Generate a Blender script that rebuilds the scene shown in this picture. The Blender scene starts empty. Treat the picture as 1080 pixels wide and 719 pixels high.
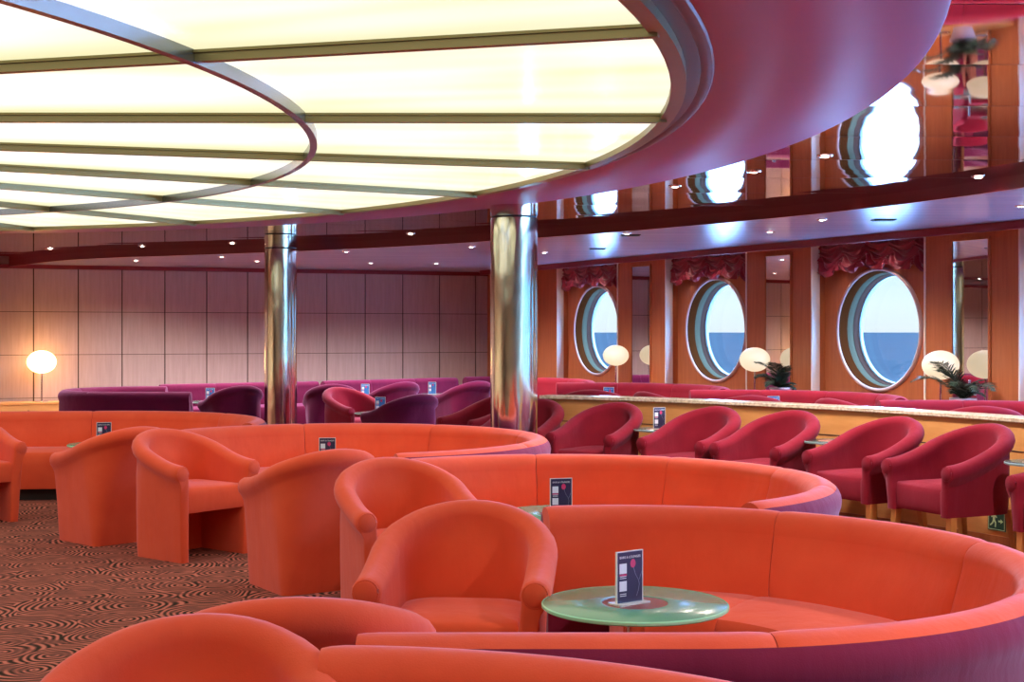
import bpy, bmesh, math, random
from mathutils import Vector, Matrix
random.seed(7)
PI = math.pi
S = bpy.context.scene
C = S.collection
EYE = 1.42
F = 1450.0            # focal length in pixels of the 1080 x 719 frame
HZ = 350.0            # row of the horizon

def at(px, py, z):
    """point at height z seen at pixel (px, py)"""
    d = (EYE - z) * F / (py - HZ)
    return Vector(((px - 540) / F * d, d, z))

# ------------------------------------------------------------------ materials
def new_mat(name):
    m = bpy.data.materials.new(name); m.use_nodes = True
    nt = m.node_tree
    b = nt.nodes.get('Principled BSDF')
    return m, nt, b

def simple(name, col, rough=.5, metal=0., sheen=0., coat=0., spec=None):
    m, nt, b = new_mat(name)
    b.inputs['Base Color'].default_value = (*col, 1)
    b.inputs['Roughness'].default_value = rough
    b.inputs['Metallic'].default_value = metal
    b.inputs['Sheen Weight'].default_value = sheen
    b.inputs['Coat Weight'].default_value = coat
    if spec is not None: b.inputs['Specular IOR Level'].default_value = spec
    return m

def node(nt, t, **kw):
    n = nt.nodes.new(t)
    for k, v in kw.items(): setattr(n, k, v)
    return n

def ramp(nt, stops, interp='LINEAR'):
    r = nt.nodes.new('ShaderNodeValToRGB'); cr = r.color_ramp; cr.interpolation = interp
    cr.elements[0].position, cr.elements[0].color = stops[0][0], (*stops[0][1], 1)
    cr.elements[1].position, cr.elements[1].color = stops[-1][0], (*stops[-1][1], 1)
    for p, c in stops[1:-1]:
        e = cr.elements.new(p); e.color = (*c, 1)
    return r

def fabric(name, col, col2, sheen=.35, tint=(1, .8, .9)):
    m, nt, b = new_mat(name)
    tc = node(nt, 'ShaderNodeTexCoord')
    n1 = node(nt, 'ShaderNodeTexNoise'); n1.inputs['Scale'].default_value = 5; n1.inputs['Detail'].default_value = 4
    r = ramp(nt, [(.3, col2), (.7, col)])
    nt.links.new(tc.outputs['Object'], n1.inputs['Vector'])
    nt.links.new(n1.outputs['Fac'], r.inputs['Fac'])
    nt.links.new(r.outputs['Color'], b.inputs['Base Color'])
    n2 = node(nt, 'ShaderNodeTexNoise'); n2.inputs['Scale'].default_value = 260; n2.inputs['Detail'].default_value = 2
    n3 = node(nt, 'ShaderNodeTexNoise'); n3.inputs['Scale'].default_value = 7; n3.inputs['Detail'].default_value = 3
    mp3 = node(nt, 'ShaderNodeMapping'); mp3.inputs['Scale'].default_value = (1.5, 1.5, .35)
    nt.links.new(tc.outputs['Object'], mp3.inputs['Vector'])
    nt.links.new(tc.outputs['Object'], n2.inputs['Vector']); nt.links.new(mp3.outputs['Vector'], n3.inputs['Vector'])
    b1 = node(nt, 'ShaderNodeBump'); b1.inputs['Strength'].default_value = .25; b1.inputs['Distance'].default_value = .002
    b2 = node(nt, 'ShaderNodeBump'); b2.inputs['Strength'].default_value = .4; b2.inputs['Distance'].default_value = .012
    nt.links.new(n2.outputs['Fac'], b1.inputs['Height']); nt.links.new(n3.outputs['Fac'], b2.inputs['Height'])
    nt.links.new(b2.outputs['Normal'], b1.inputs['Normal']); nt.links.new(b1.outputs['Normal'], b.inputs['Normal'])
    b.inputs['Roughness'].default_value = .95
    b.inputs['Sheen Weight'].default_value = sheen
    b.inputs['Sheen Roughness'].default_value = .45
    b.inputs['Sheen Tint'].default_value = (*tint, 1)
    b.inputs['Specular IOR Level'].default_value = .15
    return m

def wood(name, c1, c2, rough=.4, scale=(18, 18, 1.2), coat=.15):
    m, nt, b = new_mat(name)
    tc = node(nt, 'ShaderNodeTexCoord'); mp = node(nt, 'ShaderNodeMapping')
    mp.inputs['Scale'].default_value = scale
    n1 = node(nt, 'ShaderNodeTexNoise'); n1.inputs['Scale'].default_value = 1.6; n1.inputs['Detail'].default_value = 6
    n1.inputs['Roughness'].default_value = .6
    r = ramp(nt, [(.28, c2), (.72, c1)])
    nt.links.new(tc.outputs['Object'], mp.inputs['Vector']); nt.links.new(mp.outputs['Vector'], n1.inputs['Vector'])
    nt.links.new(n1.outputs['Fac'], r.inputs['Fac']); nt.links.new(r.outputs['Color'], b.inputs['Base Color'])
    b.inputs['Roughness'].default_value = rough; b.inputs['Coat Weight'].default_value = coat
    b.inputs['Coat Roughness'].default_value = .25
    return m

def emit(name, col, strength, base=(.8, .8, .8)):
    m, nt, b = new_mat(name)
    b.inputs['Base Color'].default_value = (*base, 1)
    b.inputs['Emission Color'].default_value = (*col, 1)
    b.inputs['Emission Strength'].default_value = strength
    return m

M = {}
M['orange'] = fabric('orange_fabric', (.80, .110, .044), (.74, .090, .036), .30, (.92, .72, 1))
M['crimson'] = fabric('crimson_fabric', (.235, .0105, .025), (.20, .0085, .021), .14, (1, .55, .9))
M['plum'] = fabric('plum_fabric', (.125, .006, .044), (.10, .005, .037), .28, (.9, .5, 1))
M['shell'] = fabric('magenta_fabric', (.215, .013, .045), (.175, .010, .037), .42, (.85, .72, 1))
M['plumred'] = fabric('plum_red_fabric', (.30, .013, .035), (.25, .010, .03), .3, (.9, .6, 1))
M['plinth'] = simple('dark_plinth', (.02, .012, .012), .7)
M['cherry'] = wood('cherry_wood', (.50, .160, .058), (.39, .112, .038), .42, coat=.0)
M['maple'] = wood('maple_wood', (.72, .35, .12), (.62, .28, .085), .4, (2.0, 2.0, 14), coat=.0)
M['wallwood'] = wood('wall_veneer', (.475, .355, .355), (.39, .285, .28), .5, coat=.05)
M['groove'] = simple('groove_dark', (.05, .025, .02), .8)  # dark colour of the grooves between panels
M['leg'] = wood('beech_leg', (.62, .26, .07), (.52, .2, .05), .4)
M['darkred'] = simple('dark_red_lacquer', (.20, .014, .024), .4, spec=.4)
M['ring'] = simple('crimson_soffit_paint', (.35, .065, .235), .42, spec=.5)
M['lip'] = simple('red_lip', (.09, .006, .009), .4)
M['bronze'] = simple('bronze_rib', (.26, .23, .12), .38, .75)
M['dark_bronze'] = simple('dark_bronze', (.008, .009, .010), .35, .0)
M['chrome'] = simple('chrome', (.8, .8, .8), .12, 1)
M['black'] = simple('black_paint', (.015, .015, .017), .4)
M['white'] = simple('white_lacquer', (.80, .77, .74), .4)
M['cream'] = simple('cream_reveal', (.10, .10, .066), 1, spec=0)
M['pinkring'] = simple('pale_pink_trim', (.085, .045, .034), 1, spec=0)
M['palewall'] = wood('pale_wall_panel', (.72, .66, .46), (.66, .60, .41), .5, coat=0)
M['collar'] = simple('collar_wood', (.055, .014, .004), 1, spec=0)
M['outer'] = simple('outer_ring_trim', (.60, .42, .38), .4)
M['gasket'] = simple('grey_gasket', (.22, .30, .33), .4)
M['marble'] = None
M['mirror'] = simple('mirror_silver', (.74, .72, .72), .015, 1)
M['pot'] = simple('pot_glaze', (.62, .50, .55), .4)
M['soil'] = simple('soil', (.03, .02, .015), .9)
M['leaf'] = simple('leaf_green', (.022, .045, .026), .45)
M['stalk'] = simple('stalk', (.10, .09, .04), .6)
M['navy'] = simple('navy_card', (.028, .022, .062), .35)
M['bluecard'] = simple('blue_card', (.03, .16, .48), .4)
M['paper'] = simple('white_print', (.78, .78, .80), .5)
M['pink'] = simple('pink_print', (.62, .03, .12), .5)
M['acrylic'] = simple('clear_acrylic_edge', (.75, .78, .74), .15)
M['signgreen'] = simple('sign_green', (.01, .055, .035), .5)
M['signglow'] = simple('sign_pale_green', (.55, .75, .42), .5)
M['plate'] = simple('red_brown_plate', (.20, .035, .028), .35)
M['notice'] = simple('notice_paper', (.6, .55, .5), .6)
M['darkdoor'] = wood('dark_door', (.10, .03, .018), (.07, .02, .012), .4)

# carpet: swirls of broken concentric arcs
def carpet():
    m, nt, b = new_mat('swirl_carpet')
    tc = node(nt, 'ShaderNodeTexCoord')
    nz = node(nt, 'ShaderNodeTexNoise'); nz.inputs['Scale'].default_value = 2.2; nz.inputs['Detail'].default_value = 2
    add = node(nt, 'ShaderNodeMixRGB', blend_type='ADD'); add.inputs['Fac'].default_value = .16
    nt.links.new(tc.outputs['Object'], nz.inputs['Vector'])
    nt.links.new(tc.outputs['Object'], add.inputs['Color1']); nt.links.new(nz.outputs['Color'], add.inputs['Color2'])
    vo = node(nt, 'ShaderNodeTexVoronoi', voronoi_dimensions='2D'); vo.inputs['Scale'].default_value = 3.0
    vo.inputs['Randomness'].default_value = .75
    nt.links.new(add.outputs['Color'], vo.inputs['Vector'])
    n2 = node(nt, 'ShaderNodeTexNoise'); n2.inputs['Scale'].default_value = 5; n2.inputs['Detail'].default_value = 1
    nt.links.new(tc.outputs['Object'], n2.inputs['Vector'])
    mul = node(nt, 'ShaderNodeMath', operation='MULTIPLY'); mul.inputs[1].default_value = 62
    nt.links.new(vo.outputs['Distance'], mul.inputs[0])
    mad = node(nt, 'ShaderNodeMath', operation='MULTIPLY_ADD'); mad.inputs[1].default_value = 9
    nt.links.new(n2.outputs['Fac'], mad.inputs[0]); nt.links.new(mul.outputs[0], mad.inputs[2])
    sn = node(nt, 'ShaderNodeMath', operation='SINE'); nt.links.new(mad.outputs[0], sn.inputs[0])
    n3 = node(nt, 'ShaderNodeTexNoise'); n3.inputs['Scale'].default_value = 8; n3.inputs['Detail'].default_value = 1.5
    nt.links.new(tc.outputs['Object'], n3.inputs['Vector'])
    rm = ramp(nt, [(.38, (.16, .16, .16)), (.56, (1, 1, 1))])
    nt.links.new(n3.outputs['Fac'], rm.inputs['Fac'])
    ma = node(nt, 'ShaderNodeMath', operation='MULTIPLY'); nt.links.new(sn.outputs[0], ma.inputs[0]); nt.links.new(rm.outputs['Color'], ma.inputs[1])
    mr = node(nt, 'ShaderNodeMapRange'); mr.inputs['From Min'].default_value = -1; mr.inputs['From Max'].default_value = 1
    nt.links.new(ma.outputs[0], mr.inputs['Value'])
    r = ramp(nt, [(.05, (.030, .021, .015)), (.22, (.050, .028, .021)), (.40, (.15, .056, .046)), (.56, (.20, .070, .056)), (.72, (.44, .125, .095)), (.95, (.50, .16, .12))])
    nt.links.new(mr.outputs[0], r.inputs['Fac'])
    nt.links.new(r.outputs['Color'], b.inputs['Base Color'])
    n4 = node(nt, 'ShaderNodeTexNoise'); n4.inputs['Scale'].default_value = 180
    nt.links.new(tc.outputs['Object'], n4.inputs['Vector'])
    bp = node(nt, 'ShaderNodeBump'); bp.inputs['Strength'].default_value = .4; bp.inputs['Distance'].default_value = .004
    nt.links.new(n4.outputs['Fac'], bp.inputs['Height']); nt.links.new(bp.outputs['Normal'], b.inputs['Normal'])
    b.inputs['Roughness'].default_value = 1; b.inputs['Specular IOR Level'].default_value = .05
    return m
M['carpet'] = carpet()

def marble():
    m, nt, b = new_mat('ledge_marble')
    tc = node(nt, 'ShaderNodeTexCoord'); n = node(nt, 'ShaderNodeTexNoise'); n.inputs['Scale'].default_value = 40; n.inputs['Detail'].default_value = 6
    r = ramp(nt, [(.35, (.50, .40, .29)), (.65, (.78, .68, .54))])
    nt.links.new(tc.outputs['Object'], n.inputs['Vector']); nt.links.new(n.outputs['Fac'], r.inputs['Fac']); nt.links.new(r.outputs['Color'], b.inputs['Base Color'])
    b.inputs['Roughness'].default_value = .18
    return m
M['marble'] = marble()

def lit_glass(name, edges):
    m, nt, b = new_mat(name)
    tc = node(nt, 'ShaderNodeTexCoord'); mp = node(nt, 'ShaderNodeMapping'); mp.inputs['Scale'].default_value = (.35, 1.5, 1)
    n = node(nt, 'ShaderNodeTexNoise'); n.inputs['Scale'].default_value = 1.0; n.inputs['Detail'].default_value = 2
    r = ramp(nt, [(.33, (.86, .82, .50)), (.45, (1.0, .95, .72)), (.58, (1.06, 1.03, .95))])
    nt.links.new(tc.outputs['Object'], mp.inputs['Vector']); nt.links.new(mp.outputs['Vector'], n.inputs['Vector'])
    nt.links.new(n.outputs['Fac'], r.inputs['Fac'])
    b.inputs['Base Color'].default_value = (.25, .25, .2, 1); b.inputs['Roughness'].default_value = .15
    col = r.outputs['Color']
    if edges:      # the tubes sit behind the middle of each panel
        sp = node(nt, 'ShaderNodeSeparateXYZ'); nt.links.new(tc.outputs['Object'], sp.inputs[0])
        at2 = node(nt, 'ShaderNodeMath', operation='ARCTAN2'); nt.links.new(sp.outputs['Y'], at2.inputs[0]); nt.links.new(sp.outputs['X'], at2.inputs[1])
        ab = node(nt, 'ShaderNodeMath', operation='ABSOLUTE'); nt.links.new(at2.outputs[0], ab.inputs[0])
        mr = node(nt, 'ShaderNodeMapRange'); mr.inputs['From Min'].default_value = .075; mr.inputs['From Max'].default_value = .131; mr.inputs['To Max'].default_value = .8
        nt.links.new(ab.outputs[0], mr.inputs['Value'])
        mx = node(nt, 'ShaderNodeMixRGB'); mx.inputs['Color2'].default_value = (.70, .68, .34, 1)
        nt.links.new(mr.outputs[0], mx.inputs['Fac']); nt.links.new(col, mx.inputs['Color1']); col = mx.outputs['Color']
    nt.links.new(col, b.inputs['Emission Color']); b.inputs['Emission Strength'].default_value = .74
    return m
M['litglass'] = lit_glass('backlit_glass', True)
M['litcentre'] = lit_glass('backlit_centre_glass', False)

def steel(name, col, rough=.08):
    m, nt, b = new_mat(name)
    tc = node(nt, 'ShaderNodeTexCoord'); mp = node(nt, 'ShaderNodeMapping'); mp.inputs['Scale'].default_value = (10, 10, 3.0)
    n = node(nt, 'ShaderNodeTexNoise'); n.inputs['Scale'].default_value = 1.0; n.inputs['Detail'].default_value = 1
    bp = node(nt, 'ShaderNodeBump'); bp.inputs['Strength'].default_value = .35; bp.inputs['Distance'].default_value = .012
    nt.links.new(tc.outputs['Object'], mp.inputs['Vector']); nt.links.new(mp.outputs['Vector'], n.inputs['Vector'])
    nt.links.new(n.outputs['Fac'], bp.inputs['Height']); nt.links.new(bp.outputs['Normal'], b.inputs['Normal'])
    b.inputs['Base Color'].default_value = (*col, 1); b.inputs['Metallic'].default_value = 1; b.inputs['Roughness'].default_value = rough
    return m
M['steel'] = steel('polished_column_steel', (.84, .83, .68), .12)

def gloss_ceiling():
    m, nt, b = new_mat('glossy_ceiling_panel')
    tc = node(nt, 'ShaderNodeTexCoord'); mp = node(nt, 'ShaderNodeMapping'); mp.inputs['Scale'].default_value = (.9, 2.2, 1)
    n = node(nt, 'ShaderNodeTexNoise'); n.inputs['Scale'].default_value = 1.0; n.inputs['Detail'].default_value = 1
    bp = node(nt, 'ShaderNodeBump'); bp.inputs['Strength'].default_value = .05; bp.inputs['Distance'].default_value = .03
    nt.links.new(tc.outputs['Object'], mp.inputs['Vector']); nt.links.new(mp.outputs['Vector'], n.inputs['Vector'])
    nt.links.new(n.outputs['Fac'], bp.inputs['Height']); nt.links.new(bp.outputs['Normal'], b.inputs['Normal'])
    b.inputs['Base Color'].default_value = (.74, .58, .60, 1); b.inputs['Metallic'].default_value = 1; b.inputs['Roughness'].default_value = .03
    return m
M['gloss'] = gloss_ceiling()

def satin_ceiling():
    m, nt, b = new_mat('satin_plank_ceiling')
    tc = node(nt, 'ShaderNodeTexCoord'); mp = node(nt, 'ShaderNodeMapping'); mp.inputs['Scale'].default_value = (.5, 9, 1)
    n = node(nt, 'ShaderNodeTexNoise'); n.inputs['Scale'].default_value = 1.5; n.inputs['Detail'].default_value = 5
    r = ramp(nt, [(.35, (.58, .62, .88)), (.65, (.72, .74, .97))])
    nt.links.new(tc.outputs['Object'], mp.inputs['Vector']); nt.links.new(mp.outputs['Vector'], n.inputs['Vector'])
    nt.links.new(n.outputs['Fac'], r.inputs['Fac']); nt.links.new(r.outputs['Color'], b.inputs['Base Color'])
    bp = node(nt, 'ShaderNodeBump'); bp.inputs['Strength'].default_value = .15; bp.inputs['Distance'].default_value = .01
    nt.links.new(n.outputs['Fac'], bp.inputs['Height']); nt.links.new(bp.outputs['Normal'], b.inputs['Normal'])
    b.inputs['Metallic'].default_value = .35; b.inputs['Roughness'].default_value = .20
    return m
M['satin'] = satin_ceiling()

def frosted(name, col, alpha):
    m, nt, b = new_mat(name)
    b.inputs['Base Color'].default_value = (*col, 1); b.inputs['Roughness'].default_value = .22
    b.inputs['Alpha'].default_value = alpha; b.inputs['Coat Weight'].default_value = .2; b.inputs['Coat Roughness'].default_value = .05
    return m
M['tableglass'] = frosted('green_frosted_glass', (.15, .40, .27), .93)
M['tableedge'] = simple('green_glass_edge', (.30, .74, .50), .2)
M['darkglass'] = frosted('dark_table_glass', (.06, .13, .12), .85)

def pane():
    m = bpy.data.materials.new('window_glass'); m.use_nodes = True; nt = m.node_tree; nt.nodes.clear()
    o = node(nt, 'ShaderNodeOutputMaterial'); mx = node(nt, 'ShaderNodeMixShader'); t = node(nt, 'ShaderNodeBsdfTransparent'); g = node(nt, 'ShaderNodeBsdfGlossy')
    g.inputs['Roughness'].default_value = .02; t.inputs['Color'].default_value = (.93, .98, 1, 1)
    mx.inputs['Fac'].default_value = .05
    nt.links.new(t.outputs[0], mx.inputs[1]); nt.links.new(g.outputs[0], mx.inputs[2]); nt.links.new(mx.outputs[0], o.inputs['Surface'])
    return m
M['pane'] = pane()

def sea():
    m, nt, b = new_mat('sea_water')
    tc = node(nt, 'ShaderNodeTexCoord'); n = node(nt, 'ShaderNodeTexNoise'); n.inputs['Scale'].default_value = .05; n.inputs['Detail'].default_value = 8
    nt.links.new(tc.outputs['Object'], n.inputs['Vector'])
    r = ramp(nt, [(.4, (.0105, .0125, .0145)), (.65, (.0155, .0175, .0190))])
    nt.links.new(n.outputs['Fac'], r.inputs['Fac']); nt.links.new(r.outputs['Color'], b.inputs['Base Color'])
    # whitened near water, added to bounce daylight up onto the ceilings
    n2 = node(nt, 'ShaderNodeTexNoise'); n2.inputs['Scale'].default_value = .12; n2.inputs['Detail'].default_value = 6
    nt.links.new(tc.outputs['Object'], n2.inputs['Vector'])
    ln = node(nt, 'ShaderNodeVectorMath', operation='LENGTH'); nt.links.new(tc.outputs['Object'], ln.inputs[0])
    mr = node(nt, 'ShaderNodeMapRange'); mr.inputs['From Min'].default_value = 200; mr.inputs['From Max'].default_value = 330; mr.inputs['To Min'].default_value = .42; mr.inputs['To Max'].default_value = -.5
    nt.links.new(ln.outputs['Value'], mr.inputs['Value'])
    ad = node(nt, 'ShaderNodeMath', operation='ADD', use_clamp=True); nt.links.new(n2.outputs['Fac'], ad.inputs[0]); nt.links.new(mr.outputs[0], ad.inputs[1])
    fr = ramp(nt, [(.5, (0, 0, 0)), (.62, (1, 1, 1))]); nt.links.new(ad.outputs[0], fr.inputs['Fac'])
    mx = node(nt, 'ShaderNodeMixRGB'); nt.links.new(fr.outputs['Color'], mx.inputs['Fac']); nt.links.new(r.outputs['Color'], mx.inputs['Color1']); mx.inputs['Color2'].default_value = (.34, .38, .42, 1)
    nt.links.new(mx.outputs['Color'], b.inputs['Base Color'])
    b.inputs['Roughness'].default_value = 1; b.inputs['Specular IOR Level'].default_value = 0
    return m
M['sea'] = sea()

def curtain():
    m, nt, b = new_mat('crimson_satin')
    b.inputs['Base Color'].default_value = (.27, .010, .034, 1); b.inputs['Roughness'].default_value = .34
    b.inputs['Sheen Weight'].default_value = .3
    return m
M['curtain'] = curtain()
M['globe'] = emit('lamp_globe_glass', (1.0, .82, .56), .56, (.35, .33, .3))
M['globe_hot'] = emit('lamp_globe_glass_warm', (1.0, .52, .15), 10.0)
M['lens'] = emit('downlight_lens', (1.0, .93, .82), 14.0)

# ------------------------------------------------------------------ helpers
def link_mesh(name, V, Fc, mat, parent=None, smooth=True, angle=40, mats=None, midx=None):
    me = bpy.data.meshes.new(name)
    me.from_pydata([tuple(v) for v in V], [], Fc)
    bm = bmesh.new(); bm.from_mesh(me)
    bmesh.ops.recalc_face_normals(bm, faces=bm.faces[:])
    bm.to_mesh(me); bm.free()
    if mats:
        for m in mats: me.materials.append(m)
        if midx:
            for p, i in zip(me.polygons, midx): p.material_index = i
    else:
        me.materials.append(mat)
    if smooth:
        me.polygons.foreach_set('use_smooth', [True] * len(me.polygons))
        me.set_sharp_from_angle(angle=math.radians(angle))
    o = bpy.data.objects.new(name, me); C.objects.link(o)
    if parent is not None: o.parent = parent
    return o

def thing(name, label, cat, loc=(0, 0, 0), rz=0, group=None):
    o = bpy.data.objects.new(name, None); C.objects.link(o)
    o.empty_display_size = .1
    o.location = loc; o.rotation_euler = (0, 0, rz)
    o['label'] = label; o['category'] = cat
    if group: o['group'] = group
    return o

def tag(o, label, cat, group=None):
    o['label'] = label; o['category'] = cat
    if group: o['group'] = group
    return o

def structure(name, V, Fc, mat, parent=None, **kw):
    o = link_mesh(name, V, Fc, mat, parent, **kw)
    if parent is None: o['kind'] = 'structure'
    return o

def dup(root, loc, rz, label, group=None):
    r = root.copy(); C.objects.link(r); r.location = loc; r.rotation_euler = (0, 0, rz)
    r['label'] = label
    if group: r['group'] = group
    elif 'group' in r: del r['group']
    for ch in list(root.children):
        c = ch.copy(); C.objects.link(c); c.parent = r
        for g in list(ch.children):
            d = g.copy(); C.objects.link(d); d.parent = c
    return r

class MB:
    def __init__(s): s.V, s.F, s.I = [], [], []
    def add(s, V, Fc, i=0):
        n = len(s.V); s.V += [Vector(v) for v in V]
        s.F += [tuple(n + k for k in f) for f in Fc]; s.I += [i] * len(Fc)
    def box(s, x0, x1, y0, y1, z0, z1, fn=None, i=0):
        V = [Vector((x, y, z)) for x in (x0, x1) for y in (y0, y1) for z in (z0, z1)]
        if fn: V = [fn(*v) for v in V]
        s.add(V, [(0, 1, 3, 2), (4, 6, 7, 5), (0, 4, 5, 1), (2, 3, 7, 6), (0, 2, 6, 4), (1, 5, 7, 3)], i)
    def lathe(s, prof, n=32, c=(0, 0, 0), fn=None, closed=False, i=0):
        V, Fc = [], []; m = len(prof)
        for k in range(n):
            a = 2 * PI * k / n
            for r, z in prof:
                v = (c[0] + r * math.cos(a), c[1] + r * math.sin(a), c[2] + z)
                V.append(fn(r * math.cos(a), r * math.sin(a), z) if fn else Vector(v))
        for k in range(n):
            k2 = (k + 1) % n
            for j in range(m if closed else m - 1):
                j2 = (j + 1) % m
                Fc.append((k * m + j, k2 * m + j, k2 * m + j2, k * m + j2))
        if not closed:
            if prof[0][0] > 1e-6: Fc.append(tuple(k * m for k in range(n)))
            if prof[-1][0] > 1e-6: Fc.append(tuple(k * m + m - 1 for k in range(n)))
        s.add(V, Fc, i)
    def tube(s, pts, rad, n=8, i=0):
        V, Fc = [], []
        pts = [Vector(p) for p in pts]
        for k, p in enumerate(pts):
            t = (pts[min(k + 1, len(pts) - 1)] - pts[max(k - 1, 0)]).normalized()
            u = t.cross(Vector((0, 0, 1)))
            if u.length < .01: u = t.cross(Vector((1, 0, 0)))
            u.normalize(); w = t.cross(u)
            r = rad[k] if isinstance(rad, (list, tuple)) else rad
            for q in range(n):
                a = 2 * PI * q / n
                V.append(p + u * r * math.cos(a) + w * r * math.sin(a))
        for k in range(len(pts) - 1):
            for q in range(n):
                q2 = (q + 1) % n
                Fc.append((k * n + q, k * n + q2, (k + 1) * n + q2, (k + 1) * n + q))
        Fc.append(tuple(range(n))); Fc.append(tuple((len(pts) - 1) * n + q for q in range(n)))
        s.add(V, Fc, i)
    def build(s, name, mat, parent=None, **kw):
        if isinstance(mat, list): return link_mesh(name, s.V, s.F, None, parent, mats=mat, midx=s.I, **kw)
        return link_mesh(name, s.V, s.F, mat, parent, **kw)

def rbox(name, x0, x1, y0, y1, z0, z1, r, mat, parent=None, crown=0., seg=3):
    bm = bmesh.new(); bmesh.ops.create_cube(bm, size=1)
    for v in bm.verts:
        v.co = Vector(((x0 + x1) / 2 + v.co.x * (x1 - x0), (y0 + y1) / 2 + v.co.y * (y1 - y0), (z0 + z1) / 2 + v.co.z * (z1 - z0)))
    bmesh.ops.bevel(bm, geom=bm.edges[:], offset=r, segments=seg, profile=.5, affect='EDGES')
    if crown:
        top = [f for f in bm.faces if f.normal.z > .99 and f.calc_area() > .02]
        res = bmesh.ops.poke(bm, faces=top)
        for v in res['verts']: v.co.z += crown
    me = bpy.data.meshes.new(name); bm.to_mesh(me); bm.free()
    me.materials.append(mat); me.polygons.foreach_set('use_smooth', [True] * len(me.polygons))
    me.set_sharp_from_angle(angle=math.radians(50))
    o = bpy.data.objects.new(name, me); C.objects.link(o)
    if parent is not None: o.parent = parent
    return o

def crom(P, n=12, closed=False):
    """Catmull-Rom through points"""
    P = [Vector(p) for p in P]; out = []
    for i in range(len(P) - 1):
        p0 = P[i - 1] if i > 0 else P[i] * 2 - P[i + 1]
        p1, p2 = P[i], P[i + 1]
        p3 = P[i + 2] if i + 2 < len(P) else p2 * 2 - p1
        for k in range(n):
            t = k / n
            out.append(.5 * ((2 * p1) + (p2 - p0) * t + (2 * p0 - 5 * p1 + 4 * p2 - p3) * t * t + (3 * p1 - p0 - 3 * p2 + p3) * t ** 3))
    out.append(P[-1]); return out

def sweep(V, Fc, sections, cap=True, closed=True):
    base = len(V); m = len(sections[0])
    for s in sections: V += [Vector(p) for p in s]
    for k in range(len(sections) - 1):
        for j in range(m if closed else m - 1):
            j2 = (j + 1) % m
            Fc.append((base + k * m + j, base + (k + 1) * m + j, base + (k + 1) * m + j2, base + k * m + j2))
    if cap:
        Fc.append(tuple(base + j for j in range(m)))
        Fc.append(tuple(base + (len(sections) - 1) * m + j for j in range(m)))

def face_rz(fx, fy):
    return math.atan2(-fx, fy)      # local front is +Y

# ------------------------------------------------------------------ room shell
BW = lambda x: 20.4 + .4 * (x + 7.1)         # back wall line
GL0 = Vector((2.79, 17.55)); TT = Vector((1, -2)).normalized(); NO = Vector((2, 1)).normalized()
def W(a, o, z):                                # frame of the window wall: along, outward, up
    p = GL0 + TT * a + NO * o
    return Vector((p.x, p.y, z))
def meet(p, d, q, e):
    den = d.x * e.y - d.y * e.x
    t = ((q.x - p.x) * e.y - (q.y - p.y) * e.x) / den
    return p + d * t
wall_pt = GL0 - NO * .22
COR = meet(wall_pt, TT, Vector((-7.1, 20.4)), Vector((1, .4)))     # corner of back and window walls
END = wall_pt + TT * ((wall_pt.y + 6) / -TT.y)
A_END = (END - wall_pt).dot(TT); A_COR = (COR - wall_pt).dot(TT)
LEFT = -17.5
ROOM = [Vector((LEFT, -6)), Vector((END.x, -6)), Vector((COR.x, COR.y)), Vector((LEFT, BW(LEFT)))]
ZLOW, ZUP, ZBAND, ZDOME = 2.42, 2.475, 2.385, 2.42

structure('floor', [(p.x, p.y, 0) for p in ROOM], [(0, 1, 2, 3)], M['carpet'], smooth=False)
structure('wall_left', [(LEFT, -6, 0), (LEFT, BW(LEFT), 0), (LEFT, BW(LEFT), 2.55), (LEFT, -6, 2.55)], [(0, 1, 2, 3)], M['palewall'], smooth=False)
structure('wall_front', [(LEFT, -6, 0), (END.x, -6, 0), (END.x, -6, 2.55), (LEFT, -6, 2.55)], [(0, 1, 2, 3)], M['palewall'], smooth=False)

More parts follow.
